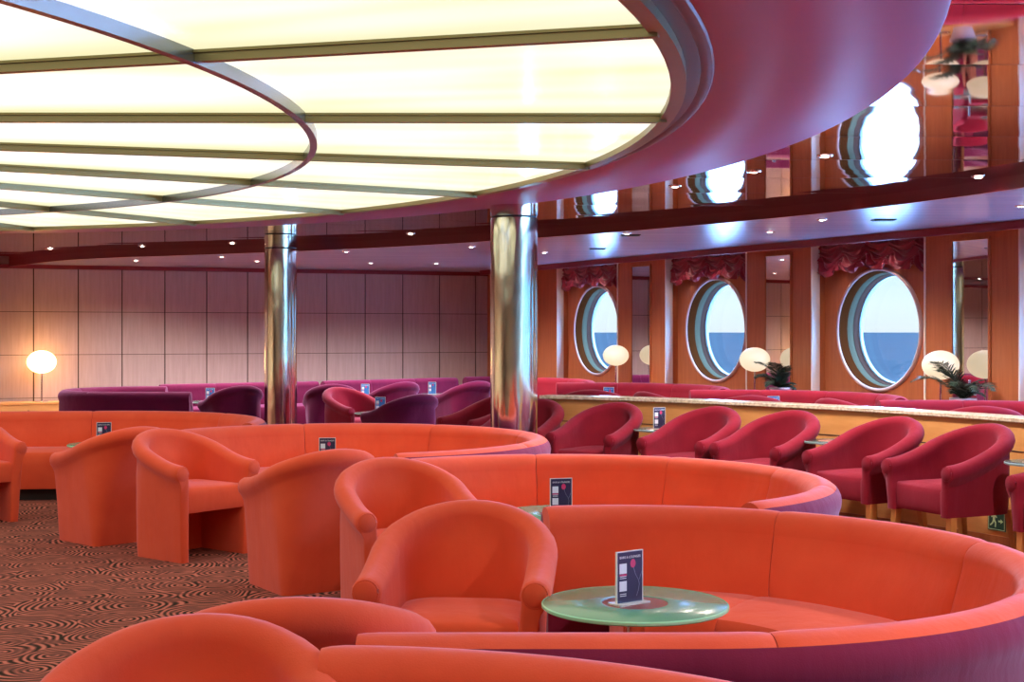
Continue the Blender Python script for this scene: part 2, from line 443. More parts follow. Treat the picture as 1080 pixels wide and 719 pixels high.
# back wall: veneer panels with grooves between
def back_wall():
    d = Vector((1, .4)).normalized(); n = Vector((.4, -1)).normalized()
    P0 = Vector((LEFT, BW(LEFT))); L = (COR - P0).length
    s0 = (Vector((-7.1, 20.4)) - P0).length
    mb = MB(); w = .635; rows = [0, .44, 1.08, 1.72, 2.36, 2.55]
    def q(s, o, z): p = P0 + d * s + n * o; return Vector((p.x, p.y, z))
    mb.add([q(0, 0, 0), q(L, 0, 0), q(L, 0, 2.55), q(0, 0, 2.55)], [(0, 1, 2, 3)], 1)
    k = math.floor(-s0 / w); s = s0 + k * w
    while s < L:
        a, b = max(0, s + .009), min(L, s + w - .009)
        if b > a:
            for z0, z1 in zip(rows[:-1], rows[1:]):
                mb.box(a, b, 0, .018, z0 + .004, z1 - .004, q, 0)
        s += w
    o = mb.build('wall_back', [M['wallwood'], M['groove']], smooth=False); o['kind'] = 'structure'
    t = MB(); t.box(0, L - .05, .0, .05, 2.36, 2.418, q)
    o = t.build('trim_1', M['darkred'], smooth=False); o['kind'] = 'structure'
    # a door and two notices far to the left (seen in the mirrors)
    f = MB(); f.box(3.6, 4.6, .02, .06, 0, 2.1, q); dr = f.build('door_1', M['darkdoor'], smooth=False); dr['kind'] = 'structure'
    h = MB(); h.tube([q(4.45, .10, .98), q(4.45, .10, 1.12)], .012); h.build('door_handle', M['chrome'], dr)
    for (a, b, z0, z1, lb) in ((4.78, 5.02, 1.35, 1.75, 'framed safety notice beside the dark door on the panelled wall'),
                               (4.80, 4.92, 1.9, 2.02, 'small pale notice above the framed one beside the dark door')):
        f = MB(); f.box(a, b, .018, .034, z0, z1, q)
        nt_ = f.build('wall_notice', M['notice'], smooth=False); tag(nt_, lb, 'notice')
        g = MB()
        for i in range(4):
            zz = z0 + (z1 - z0) * (.2 + .17 * i); g.box(a + .03, b - .03, .034, .036, zz, zz + (z1 - z0) * .06, q)
        g.build('printed_lines', M['navy'], nt_, smooth=False)
back_wall()

# window wall
NWIN = 4; PITCH = 3.007; HWR = .885; ZC = 1.446; RG = .59
def hole_panel(mb, a0, a1, z0, z1, ac, zc, r, o, n=64, i=0):
    V, Fc = [], []
    for k in range(n):
        t = 2 * PI * k / n; c, s_ = math.cos(t), math.sin(t)
        V.append(W(ac + r * c, o, zc + r * s_))
        k1 = min(((a1 - ac) / c) if c > 1e-9 else ((a0 - ac) / c) if c < -1e-9 else 1e9, ((z1 - zc) / s_) if s_ > 1e-9 else ((z0 - zc) / s_) if s_ < -1e-9 else 1e9)
        V.append(W(ac + k1 * c, o, zc + k1 * s_))
    for k in range(n):
        k2 = (k + 1) % n
        Fc.append((2 * k, 2 * k + 1, 2 * k2 + 1, 2 * k2))
    mb.add(V, Fc, i)
    # corners
    for (aa, zz) in ((a0, z0), (a1, z0), (a1, z1), (a0, z1)):
        best = sorted(range(n), key=lambda k: (V[2 * k + 1] - W(aa, o, zz)).length)[:2]
        mb.add([V[2 * best[0] + 1], V[2 * best[1] + 1], W(aa, o, zz)], [(0, 1, 2)], i)
def window_wall():
    mb = MB(); prev = A_COR
    for k in range(NWIN):
        ac = (k - 1) * PITCH
        a0, a1 = ac - HWR, ac + HWR
        mb.box(prev, a0, -.40, -.20, 0, 2.55, W)                  # pier
        hole_panel(mb, a0, a1, 0, 2.62, ac, ZC, .645, -.22)
        prev = a1
    # nearer the viewer, unseen wide windows added to let in blue daylight
    P0, PW = prev + .55, 2.0
    mb.box(prev, P0, -.40, -.20, 0, 2.55, W)
    npan = int((A_END - .6 - P0) / PW)
    P1 = P0 + npan * PW
    mb.box(P0, P1, -.40, -.20, 0, .55, W); mb.box(P0, P1, -.40, -.20, 2.30, 2.55, W)
    mb.box(P1, A_END, -.40, -.20, 0, 2.55, W)
    o = mb.build('wall_right', M['cherry'], smooth=False); o['kind'] = 'structure'
    for k in range(npan):
        w = bpy.data.objects.new('window_%d' % (NWIN + 1 + k), None); C.objects.link(w); w['kind'] = 'structure'
        x0, x1 = P0 + k * PW, P0 + (k + 1) * PW
        f = MB()
        for b in ((x0, x0 + .06, .55, 2.30), (x1 - .06, x1, .55, 2.30), (x0 + .06, x1 - .06, .55, .61), (x0 + .06, x1 - .06, 2.24, 2.30)):
            f.box(b[0], b[1], -.38, -.24, b[2], b[3], W)
        f.build('frame', M['white'], w, smooth=False)
        g = MB(); g.box(x0 + .05, x1 - .05, -.30, -.292, .60, 2.25, W); g.build('pane', M['pane'], w, smooth=False)
    global PAN
    PAN = (P0, npan, PW)
    tn = 2
    for k in range(NWIN):
        ac = (k - 1) * PITCH
        # pale strips on the sides of the recess
        t = MB(); t.box(ac - HWR - .012, ac - HWR + .006, -.412, -.30, 0, 2.40, W)
        t.box(ac + HWR - .006, ac + HWR + .012, -.412, -.30, 0, 2.40, W)
        o = t.build('trim_%d' % tn, M['white'], smooth=False); o['kind'] = 'structure'; tn += 1
        w = bpy.data.objects.new('window_%d' % (k + 1), None); C.objects.link(w); w['kind'] = 'structure'
        def fn(x, y, z, ac=ac): return W(ac + x, z, ZC + y)
        def ring(nm, prof, mat, closed=True):
            r_ = MB(); r_.lathe(prof, 64, fn=fn, closed=closed); return r_.build(nm, M[mat], w, angle=50)
        ring('outer_ring', [(.632, -.22), (.632, -.242), (.642, -.252), (.655, -.254), (.666, -.246), (.670, -.22)], 'outer')
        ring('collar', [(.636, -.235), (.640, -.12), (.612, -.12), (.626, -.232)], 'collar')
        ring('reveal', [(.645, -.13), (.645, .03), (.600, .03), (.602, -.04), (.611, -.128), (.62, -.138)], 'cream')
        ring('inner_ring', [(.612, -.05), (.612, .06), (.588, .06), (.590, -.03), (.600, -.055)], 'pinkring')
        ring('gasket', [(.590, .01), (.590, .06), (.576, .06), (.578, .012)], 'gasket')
        g = MB(); g.lathe([(.0, .036), (.588, .036), (.588, .046), (.0, .046)], 64, fn=fn, closed=False)
        g.build('pane', M['pane'], w, angle=30)
        # outer hull around the opening, so that daylight comes only through the pane
        # mirrors on the pier towards the camera
        if k < NWIN - 1:
            pa0 = ac + HWR; pl = PITCH - 2 * HWR
            m0, m1 = pa0 + .385, pa0 + .385 + .47
            mr = MB(); mr.box(m0, m1, -.408, -.4, .35, 2.31, W)
            names = ['first and second', 'second and third', 'third and fourth']
            lab = ('tall narrow wall mirror between the %s round windows' % names[k]) if k < 3 else 'tall narrow wall mirror further along the window wall, nearer the viewer'
            mo = mr.build('wall_mirror', M['mirror'], smooth=False)
            tag(mo, lab, 'mirror', 'mirrors on the window wall' if k >= 3 else None)
            fr = MB()
            fr.box(m0 - .022, m0, -.418, -.4, .33, 2.33, W); fr.box(m1, m1 + .022, -.418, -.4, .33, 2.33, W); fr.box(m0 - .022, m1 + .022, -.418, -.4, 2.31, 2.335, W)
            fr.build('mirror_frame', M['cherry'], mo, smooth=False)
window_wall()

# pelmet trim and soffit along the window wall
t = MB(); t.box(A_COR + .55, A_END - .1, -.80, -.75, 2.345, 2.418, W)
o = t.build('trim_20', M['darkred'], smooth=False); o['kind'] = 'structure'
t = MB(); t.box(A_COR + .40, A_END - .1, -.75, -.2, 2.39, 2.416, W)
o = t.build('trim_21', simple('pink_soffit', (.42, .16, .17), .45), smooth=False); o['kind'] = 'structure'

# --- ceilings
DC = Vector((-6.3, 6.2))
band_tab = [(-180, 10.6), (-60, 10.5), (0, 10.5), (19.4, 10.51), (36.8, 10.45), (50, 10.58), (56, 10.76), (64.7, 11.06), (73.5, 11.4), (80, 11.75), (86.7, 12.25), (91, 13.1), (94, 14.3), (96.5, 16.0)]
def band_r(th):
    for (a, r), (b, q) in zip(band_tab[:-1], band_tab[1:]):
        if th <= b:
            t = (th - a) / (b - a); return (r + (q - r) * t) * .968
    return band_tab[-1][1]
def ray_room(th):
    d = Vector((math.cos(math.radians(th)), math.sin(math.radians(th)))); best = 99
    for i in range(4):
        p, q = ROOM[i], ROOM[(i + 1) % 4]; e = q - p
        den = d.x * e.y - d.y * e.x
        if abs(den) < 1e-9: continue
        t = ((p.x - DC.x) * e.y - (p.y - DC.y) * e.x) / den
        u = ((p.x - DC.x) * d.y - (p.y - DC.y) * d.x) / den
        if t > 0 and -1e-6 <= u <= 1 + 1e-6: best = min(best, t)
    return best
def pol(th, r, z):
    return Vector((DC.x + r * math.cos(math.radians(th)), DC.y + r * math.sin(math.radians(th)), z))
ths = [-180 + 1.5 * k for k in range(int((94.5 + 180) / 1.5) + 1)]
# smooth the table
br = [band_r(t) for t in ths]
for _ in range(6): br = [br[0]] + [(br[i - 1] + 2 * br[i] + br[i + 1]) / 4 for i in range(1, len(br) - 1)] + [br[-1]]
V, Fc, V2, F2 = [], [], [], []
for i, th in enumerate(ths):
    ro = ray_room(th); r = min(br[i], ro - .02)
    V += [pol(th, r + .01, ZLOW), pol(th, ro, ZLOW)]
    rr = r
    V2 += [pol(th, rr + .015, ZLOW), pol(th, rr + .015, ZBAND), pol(th, rr - .02, ZBAND), pol(th, rr - .02, ZUP + .03), pol(th, rr + .01, ZUP + .03)]
    if i:
        Fc.append((2 * i - 2, 2 * i - 1, 2 * i + 1, 2 * i))
        for j in range(4): F2.append((5 * i - 5 + j, 5 * i + j, 5 * i + j + 1, 5 * i - 5 + j + 1))
structure('ceiling', V, Fc, M['satin'], smooth=False)
structure('trim_22', V2, F2, M['darkred'])

# glossy upper ceiling: bowed panels about a metre wide
def gloss_panels():
    V, Fc = [], []; y = -6.0; step = 1.0; y0s = 5.43 - 12
    y = y0s
    while y < 23.4:
        ya, yb = y, y + step * .992
        xs0 = max(LEFT, (max(ya, BW(LEFT)) - 20.4) / .4 - 7.1 - .2) if yb > BW(LEFT) else LEFT
        n = 8
        xr = (wall_pt + TT * ((wall_pt.y - yb) / -TT.y)).x + .2
        if xr > xs0:
            b = len(V)
            for k in range(n + 1):
                t = k / n; sag = -4 * .0016 * t * (1 - t)
                V += [Vector((xs0, ya + (yb - ya) * t, ZUP + sag)), Vector((xr, ya + (yb - ya) * t, ZUP + sag))]
                if k: Fc.append((b + 2 * k - 2, b + 2 * k - 1, b + 2 * k + 1, b + 2 * k))
        y += step
    o = structure('ceiling.001', V, Fc, M['gloss'], angle=10)
    # slab above the panels closes the joints
    structure('ceiling.002', [(p.x, p.y, ZUP + .03) for p in ROOM], [(0, 1, 2, 3)], M['darkred'], smooth=False)
gloss_panels()

# dome ring and backlit glass
N = 192
def annulus(prof):
    V, Fc = [], []; m = len(prof)
    for k in range(N):
        for r, z in prof: V.append(pol(360 * k / N, r, z))
    for k in range(N):
        k2 = (k + 1) % N
        for j in range(m - 1): Fc.append((k * m + j, k2 * m + j, k2 * m + j + 1, k * m + j + 1))
    return V, Fc
V, Fc = annulus([(7.12, ZDOME + .05), (7.12, ZDOME + .006), (7.13, ZDOME), (7.89, ZDOME + .004), (7.90, ZDOME + .012), (7.90, ZUP + .02)])
structure('trim_23', V, Fc, M['ring'])
V, Fc = annulus([(7.085, ZDOME + .05), (7.085, ZDOME - .004), (7.10, ZDOME - .012), (7.13, ZDOME - .008), (7.145, ZDOME + .01)])
structure('trim_24', V, Fc, M['lip'])

dome = thing('backlit_ceiling', 'huge round backlit ceiling of cream glass panels between dark bronze ribs', 'ceiling light', (DC.x, DC.y, ZDOME))
def rel(v): return Vector((v.x - DC.x, v.y - DC.y, v.z - ZDOME))
RIM, MID, INN = 7.0, 5.35, 3.2
OFF = .3
for ri, (ra, rb) in enumerate(((MID, RIM), (INN, MID))):
    for k in range(24):
        V, Fc = [], []
        n = 8
        for q in range(n + 1):
            # each panel in its own frame: x along the radius
            a = math.radians(-7.5 + 15 * q / n)
            for r in (ra + .01, rb - .01): V.append(Vector((r * math.cos(a), r * math.sin(a), -.010)))
        for q in range(n): Fc.append((2 * q, 2 * q + 1, 2 * q + 3, 2 * q + 2))
        o = link_mesh('glass_panel', V, Fc, M['litglass'], dome, smooth=False)
        o.rotation_euler = (0, 0, math.radians(OFF + 15 * k + 7.5))
V, Fc = [Vector((0, 0, -.01))], []
for k in range(72): V.append(Vector(((INN - .01) * math.cos(2 * PI * k / 72), (INN - .01) * math.sin(2 * PI * k / 72), -.01)))
for k in range(72): Fc.append((0, 1 + k, 1 + (k + 1) % 72))
link_mesh('centre_glass', V, Fc, M['litcentre'], dome, smooth=False)
for k in range(24):
    mb = MB(); mb.box(INN, RIM, -.018, .018, -.052, .01); mb.box(INN, RIM, -.028, .028, -.022, -.012)
    o = mb.build('rib', M['bronze'], dome, smooth=False); o.rotation_euler = (0, 0, math.radians(OFF + 15 * k))
def hoop(r0, r1, z0, z1):
    V, Fc = [], []
    for k in range(N):
        a = 2 * PI * k / N
        for r, z in ((r0, z0), (r1, z0), (r1, z1), (r0, z1)): V.append(Vector((r * math.cos(a), r * math.sin(a), z)))
    for k in range(N):
        k2 = (k + 1) % N
        for j in range(4): Fc.append((4 * k + j, 4 * k2 + j, 4 * k2 + (j + 1) % 4, 4 * k + (j + 1) % 4))
    return V, Fc
M['ringmetal'] = simple('ring_metal', (.22, .25, .30), .25, .9)
for r in (INN, MID):
    V, Fc = hoop(r - .018, r + .018, -.058, .01); link_mesh('ring_frame', V, Fc, M['ringmetal'], dome)
V, Fc = hoop(RIM - .03, RIM + .03, -.040, .02); link_mesh('rim_frame', V, Fc, M['bronze'], dome)
V, Fc = hoop(RIM + .03, 7.10, -.004, .03); link_mesh('rim_channel', V, Fc, M['dark_bronze'], dome)

# ------------------------------------------------------------------ columns
def column(px, d, z1, zj, label):
    x = (px - 540) / F * d
    t = thing('column', label, 'column', (x, d, 0)); t['kind'] = 'thing'
    r = .188
    mb = MB(); mb.lathe([(r, 0), (r, zj - .008)], 64); mb.build('shaft', M['steel'], t, angle=50)
    mb = MB(); mb.lathe([(r - .01, zj - .008), (r - .01, zj + .008)], 64); mb.build('joint', M['black'], t, angle=50)
    mb = MB(); mb.lathe([(r + .001, zj + .008), (r + .001, z1)], 64); mb.build('collar', M['steel'], t, angle=50)
    return t
column(542, 10.95, ZUP + .02, 2.33, 'nearer polished steel column in front of the end of the low partition')
column(296, 16.0, ZUP + .02, 2.39, 'farther polished steel column standing among the plum chairs')

# ------------------------------------------------------------------ partition, platform
HW = crom([(.25, 11.85, 0), (.85, 11.55, 0), (1.486, 11.05, 0), (2.32, 10.2, 0), (2.82, 9.5, 0), (3.24, 8.71, 0), (3.75, 7.4, 0), (4.08, 6.0, 0), (4.2, 4.5, 0), (4.1, 3.0, 0)], 10)
HW = [Vector((p.x, p.y)) for p in HW]
def frames(P):
    out = []
    for i, p in enumerate(P):
        t = (P[min(i + 1, len(P) - 1)] - P[max(i - 1, 0)]).normalized()
        out.append((p, t, Vector((t.y, -t.x)) * 1))     # right-hand normal
    return out
HWF = frames(HW)         # going right along the wall the normal (t.y,-t.x) points to the lounge
def wall_sweep(secf):
    V, Fc = [], []
    sweep(V, Fc, [[(p.x + n.x * o, p.y + n.y * o, z) for o, z in secf] for p, t, n in HWF]); return V, Fc
LZ = .875
V, Fc = wall_sweep([(.0, 0), (.0, LZ - .03), (-.14, LZ - .03), (-.14, 0)])
part = structure('partition', V, Fc, M['maple'], angle=30); 
V, Fc = wall_sweep([(.03, LZ - .03), (.035, LZ - .025), (.035, LZ - .005), (.03, LZ), (-.17, LZ), (-.17, LZ - .03)])
link_mesh('ledge', V, Fc, M['marble'], part, angle=30)
V, Fc = wall_sweep([(.0, .655), (.004, .655), (.004, .662), (.0, .662)])
link_mesh('panel_line', V, Fc, M['groove'], part, angle=30)
V, Fc = wall_sweep([(.0, 0), (.012, 0), (.012, .10), (.0, .10)])
link_mesh('kickboard', V, Fc, M['cherry'], part, angle=30)
PZ = .12
V, Fc = [], []
plat = [HW[0] + Vector((-3.2, 6.0)), HW[0] + Vector((-1.3, 2.0))] + [p - n * .14 for p, t, n in HWF]
V = [(p.x, p.y, PZ) for p in plat]
tail = [W(A_END - 9.5, -.5, PZ), W(A_COR + .6, -.5, PZ)]
V += tail
n0 = len(V); V += [(v[0], v[1], 0.0) for v in V]
Fc = [tuple(range(n0))] + [(i, (i + 1) % n0, n0 + (i + 1) % n0, n0 + i) for i in range(n0)]
structure('platform', V, Fc, M['carpet'], smooth=False)

# ------------------------------------------------------------------ tub chairs
def plan(a, yf, yb, R, n1=7, n2=10, n3=3):
    half = []
    for k in range(n1): half.append((Vector((a, yf + (yb + R - yf) * k / n1)), Vector((1, 0))))
    for k in range(n2):
        t = PI / 2 * k / n2
        half.append((Vector((a - R + R * math.cos(t), yb + R - R * math.sin(t))), Vector((math.cos(t), -math.sin(t)))))
    for k in range(n3 + 1):
        half.append((Vector(((a - R) * (1 - k / n3), yb)), Vector((0, -1))))
    oth = [(Vector((-p.x, p.y)), Vector((-n.x, n.y))) for p, n in half[:-1]][::-1]
    return half + oth
def make_chair(name, label, mat, hb, ha, seat, zb, legs, aw=.284):
    t = thing(name, label, 'chair')
    top = plan(aw, .30, -.30, aw - .008)
    bot = plan(.258, .275, -.17, .03) if not legs else plan(aw - .017, .29, -.27, .20)
    n = len(top); mid = (n - 1) / 2
    # arc length fraction from the arm front to the middle of the back
    L = [0.]
    for i in range(1, n): L.append(L[-1] + (top[i][0] - top[i - 1][0]).length)
    tot = L[-1] / 2
    secs = []
    def section(i, fwd=0., k=1., dz=0.):
        s = min(L[i], L[-1] - L[i]) / tot
        e = .85 * (.5 - .5 * math.cos(PI * min(1, s))) + .15 * math.sin(PI / 2 * min(1, s))
        h = ha + (hb - ha) * e - dz
        r = .052
        if legs: pr = [(0, -.05, zb), (.35, -.055, zb + (seat - zb) * .5), (.8, -.058, seat), (.95, -.05, h - .15), (1, -.048, h - .08)]
        else: pr = [(0, -.045, zb), (.15, -.045, zb + (seat - zb) * .5), (.34, -.045, seat - .03), (.72, -.05, h - .16), (1, -.048, h - .075)]
        for q in range(9):
            a = PI - (PI + .5) * q / 8
            pr.append((1, r * math.cos(a), h - r + r * math.sin(a)))
        pr += [(1, .026, h - .100), (.90, .018, h - .125), (.62, .022, zb + (h - zb) * .70), (.26, .022, zb + (h - zb) * .42), (.05, .018, zb + .06), (0, .014, zb)]
        out = []
        for w, o, z in pr:
            p = bot[i][0].lerp(top[i][0], w); nn = bot[i][1].lerp(top[i][1], w).normalized()
            q = p + nn * (o * k)
            out.append((q.x, q.y + fwd, z))
        return out
    secs.append(section(0, .014, .72, .012))
    secs.append(section(0, .009, .92, .003))
    for i in range(n): secs.append(section(i))
    secs.append(section(n - 1, .009, .92, .003)); secs.append(section(n - 1, .014, .72, .012))
    V, Fc = [], []; sweep(V, Fc, secs)
    link_mesh('shell', V, Fc, mat, t, angle=60)
    # seat cushion following the inside of the shell
    inner = plan(aw - .02, .285, -.245, .21) if legs else plan(.235, .285, -.165, .12)
    zt, z0 = seat + .02, seat - .13 if not legs else seat - .14
    ring = []
    for p, nn in inner: ring.append(p)
    c = Vector((0, .02))
    V, Fc = [], []
    prof = [(z0, .97, 0), (z0 + .02, 1.0, 0), (zt - .045, 1.0, 0), (zt - .018, .975, 0), (zt, .91, 0), (zt + .012, .6, 0), (zt + .016, .25, 0)]
    m = len(ring)
    for z, k, _ in prof:
        for p in ring:
            q = c + (p - c) * k
            V.append((q.x, q.y, z))
    for j in range(len(prof) - 1):
        for i in range(m):
            i2 = (i + 1) % m
            Fc.append((j * m + i, j * m + i2, (j + 1) * m + i2, (j + 1) * m + i))
    Fc.append(tuple(range(m))); Fc.append(tuple((len(prof) - 1) * m + i for i in range(m)))
    link_mesh('seat', V, Fc, mat, t, angle=50)
    for sx in (1, -1):
        mb = MB()
        def fn(x, y, z, sx=sx): return Vector((sx * aw + x, .30 + z, ha - .05 + y))
        mb.lathe([(.0, .021), (.034, .020), (.040, .016), (.041, .004)], 20, fn=fn, closed=False)
        mb.build('arm_cap', mat, t, angle=50)
        pp = MB(); pp.tube([Vector((sx * aw + .042 * math.cos(a), .312, ha - .05 + .042 * math.sin(a))) for a in [2 * PI * q / 20 for q in range(21)]], .004, 6)
        pp.build('piping', mat, t)
    if legs:
        for (x, y, dx, dy) in ((.245, .25, .012, .02), (-.245, .25, -.012, .02), (.21, -.23, .02, -.05), (-.21, -.23, -.02, -.05)):
            mb = MB(); V = []
            for (z, hw, k) in ((0, .016, 1), (zb + .02, .023, 0)):
                for (u, v) in ((-1, -1), (1, -1), (1, 1), (-1, 1)): V.append((x + dx * k + u * hw, y + dy * k + v * hw, z))
            mb.add(V, [(0, 1, 2, 3), (4, 5, 6, 7), (0, 1, 5, 4), (1, 2, 6, 5), (2, 3, 7, 6), (3, 0, 4, 7)])
            mb.build('leg', M['leg'], t, smooth=False)
    return t
HO = .79
ORANGE = [   # centre, facing, label
    ((-.67, 2.78), (.06, -1), 'orange tub chair cut off by the bottom edge, left of the nearest sofa'),
    ((-.53, 3.57), (-.06, 1), 'orange tub chair seen from behind, only its back rim showing above the nearest chair'),
    ((-.175, 4.87), (-.10, -1), 'orange tub chair beside the green glass table, facing the viewer'),
    ((-.52, 6.66), (.39, -.92), 'orange tub chair behind the near one, its arm end turned to the viewer'),
    ((-1.10, 7.68), (-.55, .83), 'orange tub chair turned away, second in line from the front'),
    ((-2.08, 8.82), (.78, -.62), 'orange tub chair facing right with an open front under its seat'),
    ((-2.70, 9.40), (-.72, .68), 'orange tub chair turned away beside the small far table'),
    ((-4.10, 10.32), (.72, -.70), 'orange tub chair cut off by the left edge of the view'),
]
oc = None
for (c, f, lb) in ORANGE:
    rz = face_rz(*f)
    if oc is None:
        oc = make_chair('tub_chair', lb, M['orange'], HO, .60, .43, 0, False)
        oc.location = (c[0], c[1], 0); oc.rotation_euler = (0, 0, rz); oc['group'] = 'orange tub chairs'
    else: dup(oc, (c[0], c[1], 0), rz, lb, 'orange tub chairs')
PLUM = [
    ((-3.30, 16.30), (-.55, .83), 'plum tub chair left of the farther steel column, seen from behind'),
    ((-2.20, 16.75), (-.2, .98), 'plum tub chair half hidden right of the farther steel column'),
    ((-1.77, 15.35), (.72, -.69), 'plum red tub chair showing its inside, right of the farther column'),
    ((-1.10, 14.05), (-.65, .76), 'plum tub chair seen from behind in the middle of the far group, nearest of them'),
    ((-1.52, 17.45), (-.65, .76), 'plum tub chair seen from behind, back row of the far group'),
    ((-.60, 17.75), (-.62, .78), 'plum tub chair seen from behind just left of the nearer steel column'),
]
pc = None
for (c, f, lb) in PLUM:
    rz = face_rz(*f)
    if 'red tub' in lb:
        mr_ = make_chair('tub_chair', lb, M['plumred'], .80, .60, .43, 0, False)
        mr_.location = (c[0], c[1], 0); mr_.rotation_euler = (0, 0, rz); mr_['group'] = 'plum tub chairs'; continue
    if pc is None:
        pc = make_chair('tub_chair', lb, M['plum'], .80, .60, .43, 0, False)
        pc.location = (c[0], c[1], 0); pc.rotation_euler = (0, 0, rz); pc['group'] = 'plum tub chairs'
    else: dup(pc, (c[0], c[1], 0), rz, lb, 'plum tub chairs')
# crimson chairs standing with their backs to the partition
def wall_seat(px, off):
    best = None
    for i in range(len(HWF) - 1):
        for k in range(10):
            p = HWF[i][0].lerp(HWF[i + 1][0], k / 10); n = HWF[i][2].lerp(HWF[i + 1][2], k / 10).normalized()
            c = p + n * off; b = c - n * .28
            e = abs(540 + F * b.x / b.y - px)
            if best is None or e < best[0]: best = (e, c, n)
    return best[1], best[2]
KCH = [(652, 'crimson tub chair left of the small table with a card, against the partition'),
       (757, 'crimson tub chair right of the small table with a card, against the partition'),
       (839, 'crimson tub chair left of the bare dark glass table, against the partition'),
       (949, 'crimson tub chair right of the bare dark glass table, against the partition'),
       (1045, 'crimson tub chair with all its front legs in view, above the green exit sign'),
       (1195, 'crimson tub chair cut off by the right edge, against the partition')]
kc = None
for px, lb in KCH:
    c, n = wall_seat(px, .56)
    rz = face_rz(n.x, n.y)
    if kc is None:
        kc = make_chair('tub_chair', lb, M['crimson'], .85, .63, .47, .32, True, .272)
        kc.location = (c.x, c.y, 0); kc.rotation_euler = (0, 0, rz); kc['group'] = 'crimson chairs along the partition'
    else: dup(kc, (c.x, c.y, 0), rz, lb, 'crimson chairs along the partition')
dup(kc, (.10, 11.52, 0), face_rz(-.5, -.86), 'crimson wooden-legged tub chair half hidden behind the right side of the nearer steel column', 'crimson chairs along the partition')
dup(kc, (-.27, 12.75, 0), face_rz(-.75, -.5), 'crimson tub chair half hidden behind the left side of the nearer steel column', 'crimson chairs along the partition')
kp = None
for (c, f, lb) in (((.75, 12.5), (.15, .98), 'crimson tub chair on the platform below the first round window, only its back rim showing'),
                   ((1.98, 11.42), (.15, .98), 'crimson tub chair on the platform below the second round window, only its back rim showing'),
                   ((3.34, 9.80), (.25, .97), 'crimson tub chair on the platform below the palm, only its back rim showing'),
                   ((1.40, 11.95), (.9, .4), 'crimson tub chair on the platform turned sideways at the end of the second booth'),
                   ((2.72, 10.76), (.9, .4), 'crimson tub chair on the platform turned sideways at the end of the third booth')):
    if kp is None:
        kp = make_chair('tub_chair', lb, M['crimson'], .79, .60, .45, .30, True, .272)
        kp.location = (c[0], c[1], PZ); kp.rotation_euler = (0, 0, face_rz(*f)); kp['group'] = 'crimson chairs on the window platform'
    else: dup(kp, (c[0], c[1], PZ), face_rz(*f), lb, 'crimson chairs on the window platform')

# ------------------------------------------------------------------ sofas
def arc_path(cx, cy, r, a0, a1, e0=0., e1=0., step=.05):
    P = []
    def pt(a): return Vector((cx + r * math.cos(a), cy + r * math.sin(a))), Vector((math.cos(a), math.sin(a)))
    A0, A1 = math.radians(a0), math.radians(a1)
    p, n = pt(A0); t = Vector((math.sin(A0), -math.cos(A0)))      # backwards
    k = max(1, int(e0 / step))
    if e0 > 0:
        for i in range(k): P.append((p + t * e0 * (1 - i / k), n))
    m = int(abs(A1 - A0) * r / step)
    for i in range(m + 1): P.append(pt(A0 + (A1 - A0) * i / m))
    p, n = pt(A1); t = Vector((-math.sin(A1), math.cos(A1)))
    if e1 > 0:
        k = max(1, int(e1 / step))
        for i in range(1, k + 1): P.append((p + t * e1 * i / k, n))
    return P
def line_path(p, q, step=.06):
    p, q = Vector(p), Vector(q); d = (q - p); L = d.length; d.normalize(); n = Vector((-d.y, d.x))
    m = int(L / step)
    return [(p + d * L * i / m, n) for i in range(m + 1)]
